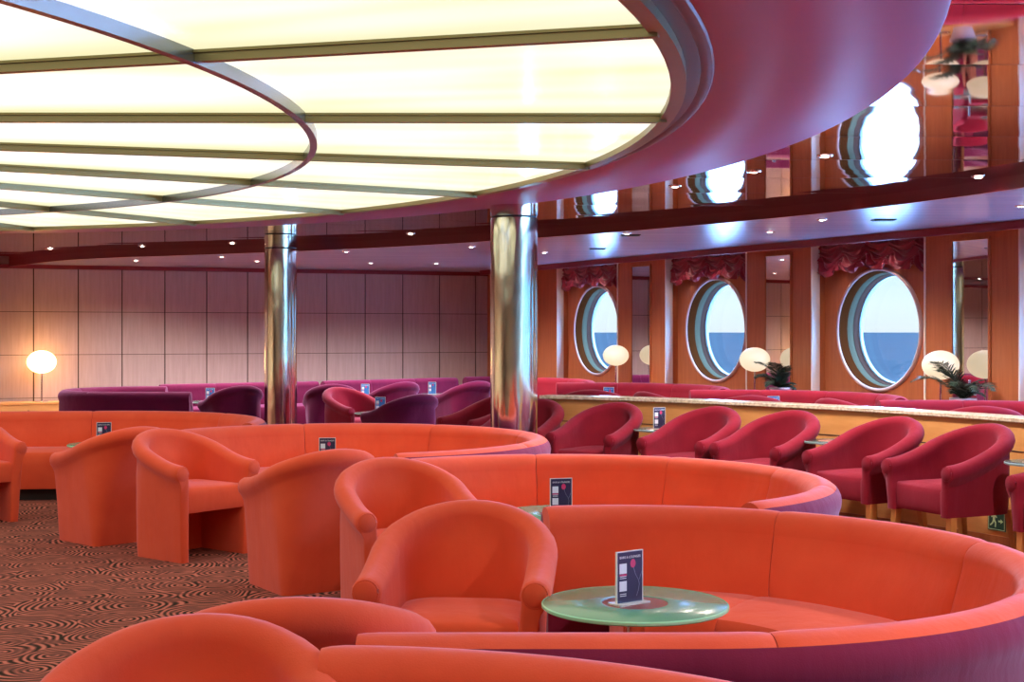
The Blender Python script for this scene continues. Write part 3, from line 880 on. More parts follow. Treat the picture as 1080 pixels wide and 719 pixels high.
def sofa(path, label, mat, nseg, org, z=0., hb=.72, group=None, seatd=.66, cat='sofa', trim=(.02, .02), outer=None):
    t = thing('booth_sofa', label, cat, (org[0], org[1], z), 0, group)
    P = [(p - Vector((org[0], org[1])), n) for p, n in path]
    L = [0.]
    for i in range(1, len(P)): L.append(L[-1] + (P[i][0] - P[i - 1][0]).length)
    tot = L[-1]
    def sample(s):
        s = max(0, min(tot, s))
        for i in range(1, len(P)):
            if L[i] >= s - 1e-9:
                u = (s - L[i - 1]) / max(1e-9, L[i] - L[i - 1])
                return P[i - 1][0].lerp(P[i][0], u), P[i - 1][1].lerp(P[i][1], u).normalized()
        return P[-1]
    def run(sa, sb, prof, ends, bul):
        """sweep prof between arc lengths; near the ends the section is drawn in"""
        ln = sb - sa; base = [0, .006, .02, .05]
        ss = [sa + b for b in base] + [sb - b for b in base[::-1]]
        k = max(2, int((ln - .1) / .07))
        ss = ss[:4] + [sa + .05 + (ln - .1) * i / k for i in range(1, k)] + ss[4:]
        V, Fc, secs = [], [], []
        co = sum(o for o, _ in prof) / len(prof); cz = sum(q for _, q in prof) / len(prof)
        for s in ss:
            e = min(s - sa, sb - s); kk = 1 - bul * max(0, 1 - e / .05) ** 2
            p, n = sample(s)
            secs.append([(p.x + n.x * (co + (o - co) * kk), p.y + n.y * (co + (o - co) * kk), cz + (q - cz) * (1 - (1 - kk) * .35)) for o, q in prof])
        sweep(V, Fc, secs); return V, Fc
    r = .082
    bp = [(-.155, .36), (-.150, .46), (-.118, .56), (-.095, hb - .09)]
    for q in range(10):
        a = PI - (PI - .75) * q / 9
        bp.append((-.012 + r * math.cos(a), hb - r + r * math.sin(a)))
    bp += [(.030, hb - .045), (.0, hb - .12), (-.04, hb - .17), (-.055, .40)]
    sp = [(-.15, .10), (-.15, .40), (-.25, .425), (-.42, .43), (-.58, .42), (-.635, .405), (-.655, .375), (-.655, .30), (-.645, .12), (-.64, .10)]
    if seatd != .66: sp = [(o if o > -.3 else -.3 + (o + .3) * (seatd - .3) / .36, q) for o, q in sp]
    for i in range(nseg):
        sa, sb = tot * i / nseg, tot * (i + 1) / nseg
        g = .0015
        V, Fc = run(sa + (g if i else 0), sb - (g if i < nseg - 1 else 0), bp, True, .13)
        link_mesh('back_section', V, Fc, mat, t, angle=55)
        V, Fc = run(sa + (g if i else trim[0]), sb - (g if i < nseg - 1 else trim[1]), sp, True, .06)
        link_mesh('seat_section', V, Fc, mat, t, angle=40)
    shell = [(-.05, .02), (-.05, hb - .20), (.0, hb - .12)] + [(-.012 + (r + .0015) * math.cos(a), hb - r + (r + .0015) * math.sin(a)) for a in (.78, .55, .3, 0, -.3)] + [(.058, hb - .135), (.060, .35), (.050, .02)]
    V, Fc = run(.004, tot - .004, shell, True, .05); so = link_mesh('back_shell', V, Fc, outer or mat, t, angle=40)
    if outer: so['label'] = 'dark magenta outer back'
    V, Fc = run(trim[0] + .05, tot - trim[1] - .05, [(-.10, 0), (-.10, .11), (-.56 * seatd / .66, .11), (-.56 * seatd / .66, 0)], True, 0)
    link_mesh('plinth', V, Fc, M['plinth'], t, smooth=False)
    return t
G1 = 'orange booth sofas'
sofa(arc_path(-.41, 1.70, 1.27, -50, 90, 0, .0), 'orange curved booth sofa cut off by the bottom edge, nearest of all', M['orange'], 3, (-.40, 1.70), hb=.745, group=G1, outer=M['shell'], trim=(.02, .30))
sofa(arc_path(.42, 4.385, 1.20, -90, 104, .78, 0), 'large orange curved booth sofa around the green glass table', M['orange'], 5, (.42, 4.385), group=G1, outer=M['shell'], trim=(.42, .25))
sofa(arc_path(.24, 6.66, 1.25, -53, 132, 0, 0), 'orange curved booth sofa directly behind the one with the green glass table', M['orange'], 5, (.24, 6.66), group=G1, outer=M['shell'])
sofa(arc_path(-1.18, 9.22, 1.37, -68, 152, 0, 0), 'orange curved booth sofa in front of the nearer steel column', M['orange'], 5, (-1.18, 9.22), group=G1, outer=M['shell'])
sofa(arc_path(-3.42, 10.85, 1.40, -8, 96, 0, 1.5), 'orange curved booth sofa at far left below the globe lamp', M['orange'], 3, (-3.42, 10.85), group=G1, outer=M['shell'])
G2 = 'crimson booth sofas on the window platform'
for (c, lb) in (((-.3, 16.5), 'crimson booth sofa farthest along the window platform, behind the nearer steel column'),
                ((1.0, 14.55), 'crimson booth sofa on the platform below the first round window'),
                ((2.28, 12.6), 'crimson booth sofa on the platform below the second round window'),
                ((3.62, 10.5), 'crimson booth sofa on the platform below the third window and the palm')):
    sofa(arc_path(c[0], c[1], 1.25, -18, 84 if c[0] < 0 else 92, 0, 0 if c[0] < 0 else .45), lb, M['crimson'], 4, c, PZ, group=G2, seatd=.6)
G3 = 'plum sofas in the far lounge'
sofa(arc_path(-4.62, 16.95, .86, 90, 270, .15, .86), 'dark plum sofa with a straight back towards the viewer, beside the globe lamp', M['plum'], 3, (-4.62, 16.95), group=G3, seatd=.55)
sofa(line_path((-4.72, 18.40), (-2.78, 19.62)), 'straight plum banquette before the panelled wall, left of the farther column', M['plum'], 3, (-3.8, 18.9), group=G3)
sofa(line_path((-2.72, 19.70), (-.88, 21.25)), 'straight plum banquette before the panelled wall, right of the farther column', M['plum'], 3, (-1.8, 20.6), group=G3)

sofa(line_path((-.74, 21.5), (-.22, 21.9)), 'short plum banquette seen just left of the nearer steel column, before the panelled wall', M['plum'], 1, (-.36, 21.9), group=G3)

# ------------------------------------------------------------------ tables and cards
def make_table(label, h, r, green):
    t = thing('side_table', label, 'table')
    mb = MB(); mb.lathe([(.106, h - .014), (r - .006, h - .014), (r - .001, h - .010), (r - .001, h - .004), (r - .006, h), (.106, h)], 72, closed=True)
    mb.build('glass_top', M['tableglass'] if green else M['darkglass'], t, angle=50)
    mb = MB(); mb.lathe([(r - .004, h - .0142), (r + .0005, h - .011), (r + .0005, h - .003), (r - .004, h + .0002)], 72, closed=True)
    mb.build('glass_edge', M['tableedge'] if green else M['gasket'], t, angle=50)
    mb = MB(); mb.lathe([(0, h - .0135), (.1055, h - .0135), (.1055, h - .0005), (0, h - .0005)], 48); mb.build('centre_disc', M['plate'], t, angle=40)
    mb = MB(); mb.lathe([(0, h - .026), (.105, h - .026), (.105, h - .0145), (0, h - .0145)], 40); mb.build('mounting_plate', M['plate'], t, angle=40)
    mb = MB(); mb.lathe([(.033, .02), (.033, h - .026)], 32); mb.build('pole', M['chrome'], t, angle=40)
    mb = MB(); mb.lathe([(0, 0), (.20, 0), (.20, .008), (.19, .014), (.06, .024), (.04, .034), (0, .034)], 48); mb.build('base', M['black'], t, angle=40)
    return t
def text_mesh(body, size, mat, parent, name, loc, align='CENTER'):
    cu = bpy.data.curves.new(name, 'FONT'); cu.body = body; cu.size = size; cu.align_x = align; cu.extrude = .0004
    ob = bpy.data.objects.new(name, cu); C.objects.link(ob)
    dg = bpy.context.evaluated_depsgraph_get()
    me = bpy.data.meshes.new_from_object(ob.evaluated_get(dg)); C.objects.unlink(ob); bpy.data.objects.remove(ob)
    # stand the text up: x stays, y becomes z, faces -Y
    me.transform(Matrix.Translation(loc) @ Matrix.Rotation(PI / 2, 4, 'X'))
    me.materials.clear(); me.materials.append(mat); me.name = name
    o = bpy.data.objects.new(name, me); C.objects.link(o); o.parent = parent
    return o
def make_card(label, blue=False):
    """acrylic stand with a printed card, the printed side faces -Y"""
    t = thing('menu_card', label, 'menu card')
    w, h = .104, .162
    mb = MB(); mb.box(-w / 2 - .012, w / 2 + .012, -.03, .03, 0, .005); mb.build('stand_base', M['acrylic'], t, smooth=False)
    mb = MB(); mb.box(-w / 2 - .003, -w / 2, -.004, .004, .005, h + .007); mb.box(w / 2, w / 2 + .003, -.004, .004, .005, h + .007); mb.box(-w / 2, w / 2, -.004, .004, h + .004, h + .007)
    mb.build('stand_edge', M['acrylic'], t, smooth=False)
    mb = MB(); mb.box(-w / 2, w / 2, -.0035, .0035, .005, h + .004); cd = mb.build('card', M['bluecard' if blue else 'navy'], t, smooth=False)
    y = -.0038
    for s in (1, -1):     # both sides carry the same print
        def q(x, yy, z, s=s): return Vector((s * x, s * yy, z))
        pr = MB()
        pr.box(-.044, -.014, y - .0006, y, .098, .130, q); pr.box(-.044, -.014, y - .0006, y, .042, .074, q)
        for zz in (.088, .082, .032, .026): pr.box(-.042, -.016, y - .0006, y, zz, zz + .002, q)
        pr.build('white_print', M['paper'], cd, smooth=False)
        pk = MB(); pk.box(-.044, -.014, y - .0007, y, .0905, .0965, q); pk.build('red_label', M['pink'], cd, smooth=False); pk = MB()
        V = [q(.012 + .011 * math.cos(2 * PI * k / 20), y - .0007, .128 + .014 * math.sin(2 * PI * k / 20)) for k in range(20)]
        pk.add(V, [tuple(range(20))]); pk.build('pink_flower', M['pink'], cd, smooth=False)
        ln = MB(); pts = [(.014, .114), (.022, .092), (.034, .074), (.038, .06), (.034, .04), (.026, .022)]
        for (x0, z0), (x1, z1) in zip(pts[:-1], pts[1:]):
            ln.add([q(x0, y - .0006, z0), q(x0 + .0016, y - .0006, z0), q(x1 + .0016, y - .0006, z1), q(x1, y - .0006, z1)], [(0, 1, 2, 3)])
        ln.add([q(.038, y - .0006, .074), q(.0396, y - .0006, .074), q(.049, y - .0006, .098), q(.0474, y - .0006, .098)], [(0, 1, 2, 3)])
        ln.build('grey_print', simple('grey_print', (.25, .25, .33), .5), cd, smooth=False)
    tx = text_mesh('BARS & LOUNGES', .0110, M['paper'], cd, 'lettering', (0, y - .0006, .146))
    t2 = tx.copy(); C.objects.link(t2); t2.parent = cd; t2.rotation_euler = (0, 0, PI)
    return t
TB = [((.395, 4.42), 'green', 'round green frosted glass table in the nearest full booth'),
      ((.24, 6.62), 'green', 'round green glass table in the second booth, mostly hidden'),
      ((-1.23, 9.15), 'green', 'round glass table in the booth before the nearer column, hidden behind a chair'),
      ((-3.15, 10.70), 'green', 'round glass table at far left beside the orange chair turned away')]
CARDS = [((.376, 4.41), (.58, -.81), 'dark menu card in a clear stand on the green glass table'),
         ((.235, 6.60), (.25, -.97), 'dark menu card in a clear stand behind the second orange sofa'),
         ((-1.225, 9.12), (.1, -1), 'dark menu card standing inside the orange booth before the nearer column'),
         ((-3.17, 10.68), (.30, -.95), 'dark menu card on the far left glass table')]
tproto = None; cproto = None
for (p, k, lb) in TB:
    if tproto is None:
        tproto = make_table(lb, .55, .30, True); tproto.location = (p[0], p[1], 0); tproto['group'] = 'green glass tables'
    else: dup(tproto, (p[0], p[1], 0), 0, lb, 'green glass tables')
def put_card(p, z, f, lb, grp):
    global cproto
    rz = math.atan2(f[0], -f[1])
    if cproto is None:
        cproto = make_card(lb); cproto.location = (p[0], p[1], z); cproto.rotation_euler = (0, 0, rz); cproto['group'] = grp
    else: dup(cproto, (p[0], p[1], z), rz, lb, grp)
for (p, f, lb) in CARDS: put_card(p, .55, f, lb, 'menu cards on the orange booths')
# dark tables
kt = None
def gap_table(pa, pb):
    (c, n), (c2, n2) = wall_seat(pa, .56), wall_seat(pb, .56)
    q = (c + c2) / 2; nn = (n + n2).normalized()
    return q - nn * .16
k1, k2, k3 = gap_table(652, 760), gap_table(837, 949), gap_table(1045, 1195)
DT = [((k1.x, k1.y), .66, 0, 'small dark glass table with a menu card, between two crimson chairs'),
      ((k2.x, k2.y), .66, 0, 'small bare dark glass table between two crimson chairs'),
      ((k3.x, k3.y), .66, 0, 'small dark glass table cut off by the right edge, beside a crimson chair'),
      ((-1.42, 14.85), .55, 0, 'dark glass table between the plum chairs, nearest of the far group'),
      ((-1.98, 18.55), .55, 0, 'dark glass table in front of the right plum banquette'),
      ((-1.05, 19.3), .55, 0, 'dark glass table left of the nearer column, before the panelled wall'),
      ((-3.82, 17.25), .55, 0, 'dark glass table by the dark plum sofa, left of the farther column'),
      ((1.0, 14.5), .55, PZ, 'dark glass table hidden in the platform booth below the first window'),
      ((2.28, 12.5), .55, PZ, 'dark glass table hidden in the platform booth below the second window'),
      ((3.6, 10.4), .55, PZ, 'dark glass table hidden in the platform booth below the palm')]
lo = None
for (p, h, z, lb) in DT:
    if h == .66:
        if kt is None: kt = make_table(lb, h, .205, False); kt.location = (p[0], p[1], z)
        else: dup(kt, (p[0], p[1], z), 0, lb)
    else:
        if lo is None: lo = make_table(lb, h, .28, False); lo.location = (p[0], p[1], z)
        else: dup(lo, (p[0], p[1], z), 0, lb)
put_card((k1.x, k1.y), .66, (.45, -.9), 'dark menu card on the small table between two crimson chairs', 'menu cards elsewhere')
bproto = None
BL = [((-1.42, 14.83), .55, 'blue menu card on the table between the plum chairs, nearest of the far group'),
      ((-1.98, 18.55), .55, 'blue menu card before the right plum banquette, left of its pair'),
      ((-1.12, 19.3), .55, 'blue menu card before the right plum banquette, next to the steel column'),
      ((-3.78, 17.22), .55, 'blue menu card beside the plum chair left of the farther column'),
      ((1.02, 14.48), .55 + PZ, 'blue menu card above the partition below the first window'),
      ((2.37, 12.46), .55 + PZ, 'blue menu card above the partition below the second window'),
      ((3.67, 10.36), .55 + PZ, 'blue menu card above the partition below the palm')]
for (p, z, lb) in BL:
    if bproto is None:
        bproto = make_card(lb, True); bproto.location = (p[0], p[1], z); bproto['group'] = 'blue menu cards'
    else: dup(bproto, (p[0], p[1], z), random.uniform(-.2, .3), lb, 'blue menu cards')

# ------------------------------------------------------------------ globe lamps, consoles, plants
def make_lamp(label, r, stem, hot):
    t = thing('globe_lamp', label, 'lamp')
    mb = MB(); mb.lathe([(0, 0), (.095, 0), (.095, .008), (.085, .014), (.02, .018), (0, .018)], 40); mb.build('base', M['chrome'], t, angle=40)
    mb = MB(); mb.lathe([(.011, .016), (.011, stem + .02)], 16); mb.build('stem', M['chrome'], t, angle=40)
    hz = r * .80
    prof = [(0, stem)] + [(r * math.cos(-PI / 2 + PI * q / 24), stem + hz + hz * math.sin(-PI / 2 + PI * q / 24)) for q in range(1, 24)] + [(0, stem + 2 * hz)]
    mb = MB(); mb.lathe(prof, 48); mb.build('globe', M['globe_hot' if hot else 'globe'], t, angle=60)
    return t
def console(label, a0, a1):
    t = thing('console', label, 'cabinet', W((a0 + a1) / 2, -.66, PZ))
    o0 = t.location
    def fn(x, y, z): return W(x, y, z) - Vector(o0)
    mb = MB(); mb.box(a0, a1, -.87, -.43, PZ + .05, .575, fn); mb.build('carcass', M['cherry'], t, smooth=False)
    mb = MB(); mb.box(a0 - .015, a1 + .015, -.885, -.43, .575, .60, fn); mb.build('top', M['maple'], t, smooth=False)
    mb = MB(); mb.box(a0 + .03, a1 - .03, -.84, -.45, PZ, PZ + .05, fn); mb.build('plinth', M['plinth'], t, smooth=False)
    for k in range(2):
        x0 = a0 + .02 + (a1 - a0 - .04) * k / 2; x1 = a0 + .02 + (a1 - a0 - .04) * (k + 1) / 2
        mb = MB(); mb.box(x0 + .005, x1 - .005, -.885, -.87, PZ + .07, .56, fn); d = mb.build('door', M['cherry'], t, smooth=False)
        mb = MB(); mb.tube([fn(x1 - .06 if k == 0 else x0 + .06, -.895, .40), fn(x1 - .06 if k == 0 else x0 + .06, -.895, .48)], .008); mb.build('handle', M['chrome'], d)
    return t
ordn = ['first and second', 'second and third', 'third and fourth']
lampproto = None
for k in range(3):
    ac = (k - 1) * PITCH; pa0 = ac + HWR
    console('low cherry wood console below the mirror between the %s windows' % ordn[k], pa0 + .06, pa0 + 1.18)
    p = [W(-.7217 * 5 ** .5 - .06, -.70, 0), W(.650 * 5 ** .5, -.70, 0), W(1.977 * 5 ** .5, -.70, 0)][k]
    lb = 'glowing white globe lamp between the %s round windows' % ordn[k]
    if lampproto is None: lampproto = make_lamp(lb, .176, .36, False); lampproto.location = (p.x, p.y, .60); lampproto['group'] = 'globe lamps by the windows'
    else: dup(lampproto, (p.x, p.y, .60), 0, lb, 'globe lamps by the windows')
# left cabinet and lamp
cab = thing('side_cabinet', 'low wooden cabinet under the globe lamp by the panelled wall', 'cabinet', (-7.2, 19.93, 0), math.atan(.4))
mb = MB(); mb.box(-.72, .72, -.25, .25, .05, .375); mb.build('carcass', M['maple'], cab, smooth=False)
mb = MB(); mb.box(-.735, .735, -.265, .25, .375, .40); mb.build('top', M['maple'], cab, smooth=False)
mb = MB(); mb.box(-.68, .68, -.22, .22, 0, .05); mb.build('plinth', M['plinth'], cab, smooth=False)
for k in range(3):
    mb = MB(); mb.box(-.70 + .467 * k + .005, -.70 + .467 * (k + 1) - .005, -.262, -.25, .07, .36); d = mb.build('door', M['maple'], cab, smooth=False)
    mb = MB(); mb.tube([(-.70 + .467 * k + .40, -.275, .22), (-.70 + .467 * k + .40, -.275, .30)], .007); mb.build('handle', M['chrome'], d)
lp = make_lamp('glowing globe lamp on the low cabinet at far left', .205, .42, True); lp.location = (-6.86, 20.05, .40)

def make_palm(label, seed, nf, lean, size, pot_h=.2):
    t = thing('potted_palm', label, 'plant'); R = random.Random(seed)
    mb = MB(); mb.lathe([(0, 0), (.085, 0), (.115, pot_h - .02), (.125, pot_h - .02), (.125, pot_h), (.108, pot_h), (.104, pot_h - .03), (0, pot_h - .03)], 32); mb.build('pot', M['pot'], t, angle=40)
    mb = MB(); mb.lathe([(0, pot_h - .03), (.103, pot_h - .03), (.103, pot_h - .022), (0, pot_h - .018)], 24); mb.build('soil', M['soil'], t, angle=40)
    for k in range(nf):
        az = 2 * PI * k / nf + R.uniform(-.25, .25); ln = size * R.uniform(.75, 1.1) * (.5 if math.cos(az) * NO.x + math.sin(az) * NO.y > .2 else 1); up = R.uniform(*lean)
        d = Vector((math.cos(az), math.sin(az), 0))
        pts = []; m = 10
        for i in range(m + 1):
            s = i / m
            ang = up - 1.55 * s * s * (1.2 - .35 * up)
            if i == 0: p = Vector((0, 0, pot_h - .03))
            else: p = pts[-1] + (d * math.cos(ang) + Vector((0, 0, math.sin(ang)))) * (ln / m)
            pts.append(p)
        mb = MB(); mb.tube(pts, [.006 * (1 - .7 * i / m) for i in range(m + 1)], 5)
        V, Fc = [], []
        side = Vector((-d.y, d.x, 0))
        for i in range(3, m * 4 + 1):
            s = i / (m * 4); j = min(m - 1, int(s * m)); u = s * m - j
            p = pts[j].lerp(pts[j + 1], u); tg = (pts[j + 1] - pts[j]).normalized()
            L = ln * .36 * math.sin(PI * min(1, .22 + .72 * s)) * R.uniform(.85, 1.1)
            for sg in (1, -1):
                dr = (tg * .75 + side * sg * .8 + Vector((0, 0, R.uniform(-.25, .15)))).normalized()
                wv = tg * .0048
                tip = p + dr * L + Vector((0, 0, -.25 * L * L / .2 * .3)); md = p + dr * L * .45 + Vector((0, 0, .01))
                b = len(V); V += [p - wv, p + wv, md + wv * 1.5, md - wv * 1.5, tip]
                Fc += [(b, b + 1, b + 2, b + 3), (b + 3, b + 2, b + 4)]
        mb.add(V, Fc)
        mb.build('frond', M['leaf'], t, angle=60)
    return t
p1 = W(.89 * 5 ** .5, -.74, 0)
pl = make_palm('dark bushy potted palm beside the middle globe lamp', 3, 15, (.5, 1.45), .42); pl.location = (p1.x, p1.y, .60)
p2 = W(2.13 * 5 ** .5, -.75, 0)
pl = make_palm('potted palm with long arching fronds in front of the largest globe lamp', 11, 11, (.75, 1.3), .60); pl.location = (p2.x, p2.y, .60)

# ------------------------------------------------------------------ swag valances
def valance(k, label):
    ac = (k - 1) * PITCH
    t = bpy.data.objects.new('x', None)
    nu, nv = 120, 36; w = 2 * HWR - .03; V, Fc = [], []
    ns = 4.5
    for j in range(nv + 1):
        v = j / nv
        for i in range(nu + 1):
            u = i / nu
            ph = (u * ns + .12 * math.sin(9 * v)) % 1.0
            sag = 4 * ph * (1 - ph)                                # 1 in the middle of a swag
            side = .10 * abs(2 * u - 1) ** 2
            H = .25 + .085 * sag - .03 * math.sin(PI * u) + side * .4
            fold = math.sin(2 * PI * (v * 5.0 - sag * 1.15 * (.35 + v) + .3 * math.sin(5 * u)))
            fold2 = math.sin(2 * PI * (v * 10 - sag * 2.2 + u * 3))
            o = -.30 - .045 * v * (.5 + .7 * sag) - .030 * fold * (.5 + .5 * v) - .011 * fold2
            V.append(W(ac - w / 2 + w * u, o, 2.388 - H * v + .01 * fold * v))
    for j in range(nv):
        for i in range(nu):
            a = j * (nu + 1) + i; Fc.append((a, a + 1, a + nu + 2, a + nu + 1))
    bpy.data.objects.remove(t)
    o = link_mesh('valance', V, Fc, M['curtain'], angle=180)
    tag(o, label, 'curtain'); return o
for k in range(5):
    nm = ['first', 'second', 'third', 'fourth', 'fifth'][k]
    o = valance(k, 'ruffled crimson satin valance above the %s round window from the far end' % nm)

# ------------------------------------------------------------------ exit sign low on the partition
def exit_sign():
    # on the front face of the partition, seen between the chair legs
    best = min(((abs(540 + F * (p.x + n.x * .02) / (p.y + n.y * .02) - 1050), p, t_, n) for p, t_, n in HWF), key=lambda e: e[0])
    _, p, t_, n = best
    zc = .21
    rt = thing('exit_sign', 'small dark green running man exit sign low on the partition', 'sign', (p.x, p.y, zc))
    def q(x, y, z): return Vector((t_.x * x + n.x * y, t_.y * x + n.y * y, z))
    mb = MB(); mb.box(-.075, .075, .013, .019, -.075, .075, q); mb.build('board', M['signgreen'], rt, smooth=False)
    mb = MB()
    for (a, b, c, d) in ((-.07, .07, .066, .070), (-.07, .07, -.070, -.066), (-.07, -.066, -.07, .07), (.066, .07, -.07, .07)):
        mb.box(a, b, .019, .0196, c, d, q)
    mb.build('border', M['signglow'], rt, smooth=False)
    mb = MB()
    def limb(x0, z0, x1, z1, w):
        d = Vector((x1 - x0, z1 - z0)).normalized(); nn = Vector((-d.y, d.x)) * w
        mb.add([q(x0 + nn.x, .0197, z0 + nn.y), q(x1 + nn.x, .0197, z1 + nn.y), q(x1 - nn.x, .0197, z1 - nn.y), q(x0 - nn.x, .0197, z0 - nn.y)], [(0, 1, 2, 3)])
    mb.add([q(-.018 + .011 * math.cos(2 * PI * k / 16), .0197, .046 + .011 * math.sin(2 * PI * k / 16)) for k in range(16)], [tuple(range(16))])
    limb(-.020, .032, -.022, -.006, .010); limb(-.020, .028, -.044, .010, .005); limb(-.020, .028, .004, .010, .005)
    limb(-.022, -.004, -.006, -.026, .006); limb(-.006, -.026, -.010, -.052, .005); limb(-.022, -.004, -.034, -.028, .006); limb(-.034, -.028, -.054, -.044, .005)
    mb.build('running_man', M['signglow'], rt, smooth=False)
    mb = MB()
    mb.add([q(.016, .0197, -.018), q(.036, .0197, -.018), q(.036, .0197, -.006), q(.016, .0197, -.006)], [(0, 1, 2, 3)])
    mb.add([q(.036, .0197, -.028), q(.058, .0197, -.012), q(.036, .0197, .004)], [(0, 1, 2)])
    mb.build('arrow', M['signglow'], rt, smooth=False)
exit_sign()

# ------------------------------------------------------------------ downlights
DL = [   # pixel, height, label
    ((53, 261.7), ZUP, 'recessed spotlight above the left lamp, on the glossy ceiling'),
    ((150, 259), ZUP, 'recessed spotlight on the glossy ceiling, second from the left'),
    ((245, 256), ZUP, 'recessed spotlight on the glossy ceiling, just left of the farther column'),
    ((143.5, 274.5), ZLOW, 'recessed spotlight above the panelled wall, leftmost of the pale ceiling'),
    ((233.6, 270.5), ZLOW, 'recessed spotlight above the panelled wall, second of the pale ceiling'),
    ((271, 275), ZLOW, 'recessed spotlight just left of the farther column, on the pale ceiling'),
    ((391, 277), ZLOW, 'recessed spotlight above the plum red chair, near the panelled wall'),
    ((365, 265), ZLOW, 'recessed spotlight right of the farther column, on the pale ceiling'),
    ((433, 246), ZUP, 'recessed spotlight on the glossy ceiling between the two columns'),
    ((497, 260), ZLOW, 'recessed spotlight just left of the nearer column, on the pale ceiling'),
    ((460, 277.7), ZLOW, 'recessed spotlight close to the panelled wall, left of the nearer column'),
    ((712, 196), ZUP, 'recessed spotlight on the glossy ceiling, above the first window'),
    ((795, 180.5), ZUP, 'recessed spotlight on the glossy ceiling, above the second window'),
    ((870, 164), ZUP, 'recessed spotlight on the glossy ceiling, left of the largest window reflection'),
    ((1032, 186), ZUP, 'recessed spotlight on the glossy ceiling, close to the dark red band at right'),
    ((812, 244), ZLOW, 'recessed spotlight on the pale ceiling, above the second mirror'),
    ((867, 231.5), ZLOW, 'bright recessed spotlight on the pale ceiling, left of the third window'),
    ((1077, 217), ZLOW, 'recessed spotlight on the pale ceiling at the right edge of the view'),
    ((574, 266), ZLOW, 'recessed spotlight on the pale ceiling, just right of the nearer column'),
    ((661, 246), ZLOW, 'recessed spotlight on the pale ceiling, between the first and second windows'),
]
dlp = None
def make_downlight(label):
    t = thing('downlight', label, 'spotlight')
    mb = MB(); mb.lathe([(.030, -.002), (.034, -.008), (.048, -.006), (.050, 0), (.030, 0)], 28, closed=True); mb.build('trim_ring', M['chrome'], t, angle=40)
    mb = MB(); mb.lathe([(0, -.0105), (.014, -.010), (.022, -.008), (.027, -.003), (.027, 0), (0, 0)], 24); mb.build('lens', M['lens'], t, angle=40)
    return t
for (px, py), z, lb in DL:
    p = at(px, py, z)
    if z == ZUP: z = ZUP - .0018
    if dlp is None: dlp = make_downlight(lb); dlp.location = (p.x, p.y, z)
    else: dup(dlp, (p.x, p.y, z), 0, lb)
    li = bpy.data.lights.new('spot', 'SPOT'); li.energy = (150 if p.y > 14 else 110) if z < 2.45 else 80; li.spot_size = math.radians(150); li.spot_blend = .7; li.color = (1, .88, .80); li.shadow_soft_size = .03
    lo_ = bpy.data.objects.new('spot_light', li); C.objects.link(lo_); lo_.location = (p.x, p.y, z - .03)
# more spotlights added round the unseen ring to brighten the left room
RG_LB = 'added recessed spotlight on the glossy ring ceiling, outside the view'
for th in list(range(-180, 20, 20)) + [100, 115, 130, 145, 160]:
    p = pol(th, 9.2, ZUP - .0018)
    dup(dlp, p, 0, RG_LB, 'added spotlights round the ring ceiling')
    li = bpy.data.lights.new('spot', 'SPOT'); li.energy = 130; li.spot_size = math.radians(150); li.spot_blend = .7; li.color = (1, .88, .80); li.shadow_soft_size = .03
    lo_ = bpy.data.objects.new('spot_light', li); C.objects.link(lo_); lo_.location = (p.x, p.y, p.z - .03)
for x, y in [(-15.8, v) for v in (-3, 1, 5, 9, 13)] + [(v, -4.3) for v in (-12, -8, -4, 0, 4, 8)] + [(-13, 16.2), (-9.5, 17.8)]:  # unseen spotlights added to brighten the outer walls for the reflections
    p = Vector((x, y, ZUP - .0018))
    dup(dlp, p, 0, 'added recessed spotlight near the outer walls, outside the view', 'added spotlights near the outer walls')
    li = bpy.data.lights.new('spot', 'SPOT'); li.energy = 320; li.spot_size = math.radians(155); li.spot_blend = .7; li.color = (1, .88, .80); li.shadow_soft_size = .03
    lo_ = bpy.data.objects.new('spot_light', li); C.objects.link(lo_); lo_.location = (p.x, p.y, p.z - .03)
# small lights in the pelmet over the windows
PL = []
for k in range(4):
    for j, da in enumerate((-.45, .25)):
        PL.append((k, da))
for k, da in PL:
    p = W((k - 1) * PITCH + da, -.58, 2.395)
    nm = ['first', 'second', 'third', 'fourth'][k]
    dup(dlp, (p.x, p.y, 2.3898), 0, 'tiny pelmet spotlight above the valance of the %s window, %s of its two' % (nm, 'farther' if da < 0 else 'nearer'), 'pelmet spotlights')
    li = bpy.data.lights.new('spot', 'SPOT'); li.energy = 9; li.spot_size = math.radians(130); li.spot_blend = .7; li.color = (1, .80, .70); li.shadow_soft_size = .03
    lo_ = bpy.data.objects.new('spot_light', li); C.objects.link(lo_); lo_.location = (p.x, p.y, 2.38)
# dark vents in the pale ceiling
for (px, py), lb in (((630, 262), 'thin dark ceiling vent in front of the first window'), ((665, 247.5), 'thin dark ceiling vent left of the second window'), ((932, 231.5), 'thin dark ceiling vent in front of the third window')):
    p = at(px, py, ZLOW)
    mb = MB(); mb.box(-.10, .10, -.06, .06, -.008, 0)
    for i in range(5): mb.box(-.09, .09, -.05 + .022 * i, -.04 + .022 * i, -.014, -.008)
    o = mb.build('ceiling_vent', M['dark_bronze'], smooth=False); o.location = (p.x, p.y, ZLOW); tag(o, lb, 'vent')

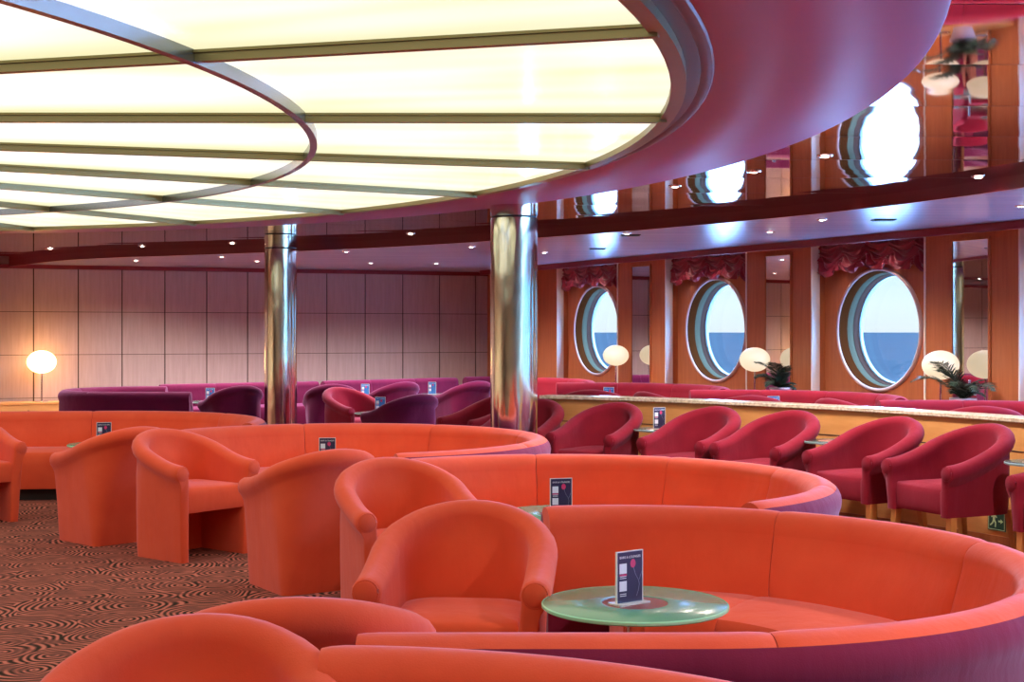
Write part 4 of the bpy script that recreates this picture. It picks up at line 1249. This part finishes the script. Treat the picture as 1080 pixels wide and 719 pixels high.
# ------------------------------------------------------------------ sea and sky
R_ = 40000
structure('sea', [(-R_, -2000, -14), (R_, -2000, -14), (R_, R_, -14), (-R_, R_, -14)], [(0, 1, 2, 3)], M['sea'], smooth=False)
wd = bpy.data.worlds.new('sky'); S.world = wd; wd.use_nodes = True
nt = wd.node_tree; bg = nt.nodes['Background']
tc = node(nt, 'ShaderNodeTexCoord'); sx = node(nt, 'ShaderNodeSeparateXYZ')
nt.links.new(tc.outputs['Generated'], sx.inputs[0])
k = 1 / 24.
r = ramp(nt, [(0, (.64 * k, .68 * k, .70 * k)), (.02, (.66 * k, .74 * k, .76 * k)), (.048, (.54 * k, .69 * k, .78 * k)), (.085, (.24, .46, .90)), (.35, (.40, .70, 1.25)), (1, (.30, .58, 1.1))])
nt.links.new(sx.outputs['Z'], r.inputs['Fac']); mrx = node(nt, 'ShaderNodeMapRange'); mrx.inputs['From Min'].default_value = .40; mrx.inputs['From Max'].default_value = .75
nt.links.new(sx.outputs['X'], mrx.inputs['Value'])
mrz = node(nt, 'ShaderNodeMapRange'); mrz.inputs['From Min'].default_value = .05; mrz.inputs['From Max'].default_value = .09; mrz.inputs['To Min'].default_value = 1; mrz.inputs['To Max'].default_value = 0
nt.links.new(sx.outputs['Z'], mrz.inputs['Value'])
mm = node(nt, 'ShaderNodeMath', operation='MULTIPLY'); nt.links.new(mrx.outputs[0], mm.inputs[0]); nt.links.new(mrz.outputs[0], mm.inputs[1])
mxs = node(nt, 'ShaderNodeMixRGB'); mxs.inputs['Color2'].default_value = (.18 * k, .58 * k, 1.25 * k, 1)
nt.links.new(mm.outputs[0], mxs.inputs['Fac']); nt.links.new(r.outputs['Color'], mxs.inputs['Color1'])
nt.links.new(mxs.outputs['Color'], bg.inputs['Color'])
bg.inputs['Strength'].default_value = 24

# daylight sampling through the windows
for k in range(NWIN):
    li = bpy.data.lights.new('window_portal', 'AREA'); li.shape = 'DISK'; li.size = 1.2; li.cycles.is_portal = True
    lo_ = bpy.data.objects.new('window_portal', li); C.objects.link(lo_)
    p = W((k - 1) * PITCH, .03, ZC); lo_.location = p
    d = Vector((-NO.x, -NO.y, 0)); lo_.rotation_euler = d.to_track_quat('-Z', 'Y').to_euler()

for k in range(PAN[1]):
    li = bpy.data.lights.new('window_portal', 'AREA'); li.shape = 'RECTANGLE'; li.size = PAN[2] - .1; li.size_y = 1.65; li.cycles.is_portal = True
    lo_ = bpy.data.objects.new('window_portal', li); C.objects.link(lo_)
    lo_.location = W(PAN[0] + (k + .5) * PAN[2], -.26, 1.425)
    lo_.rotation_euler = Vector((-NO.x, -NO.y, 0)).to_track_quat('-Z', 'Y').to_euler()

# ------------------------------------------------------------------ camera and view
cam = bpy.data.cameras.new('camera'); co = bpy.data.objects.new('camera', cam); C.objects.link(co)
co.location = (0, 0, EYE); co.rotation_euler = (PI / 2, 0, 0)
cam.sensor_width = 36; cam.lens = 36 * F / 1080; cam.shift_y = -(359.5 - HZ) / 1080
cam.clip_end = 100000; cam.clip_start = .05
S.camera = co
S.view_settings.view_transform = 'Standard'; S.view_settings.look = 'None'
S.view_settings.gamma = 1; S.view_settings.use_curve_mapping = False
S.view_settings.exposure = .64
S.cycles.use_denoising = True
S.cycles.max_bounces = 10; S.cycles.glossy_bounces = 5; S.cycles.transparent_max_bounces = 8
S.cycles.sample_clamp_indirect = 8
S.cycles.caustics_reflective = False; S.cycles.caustics_refractive = False
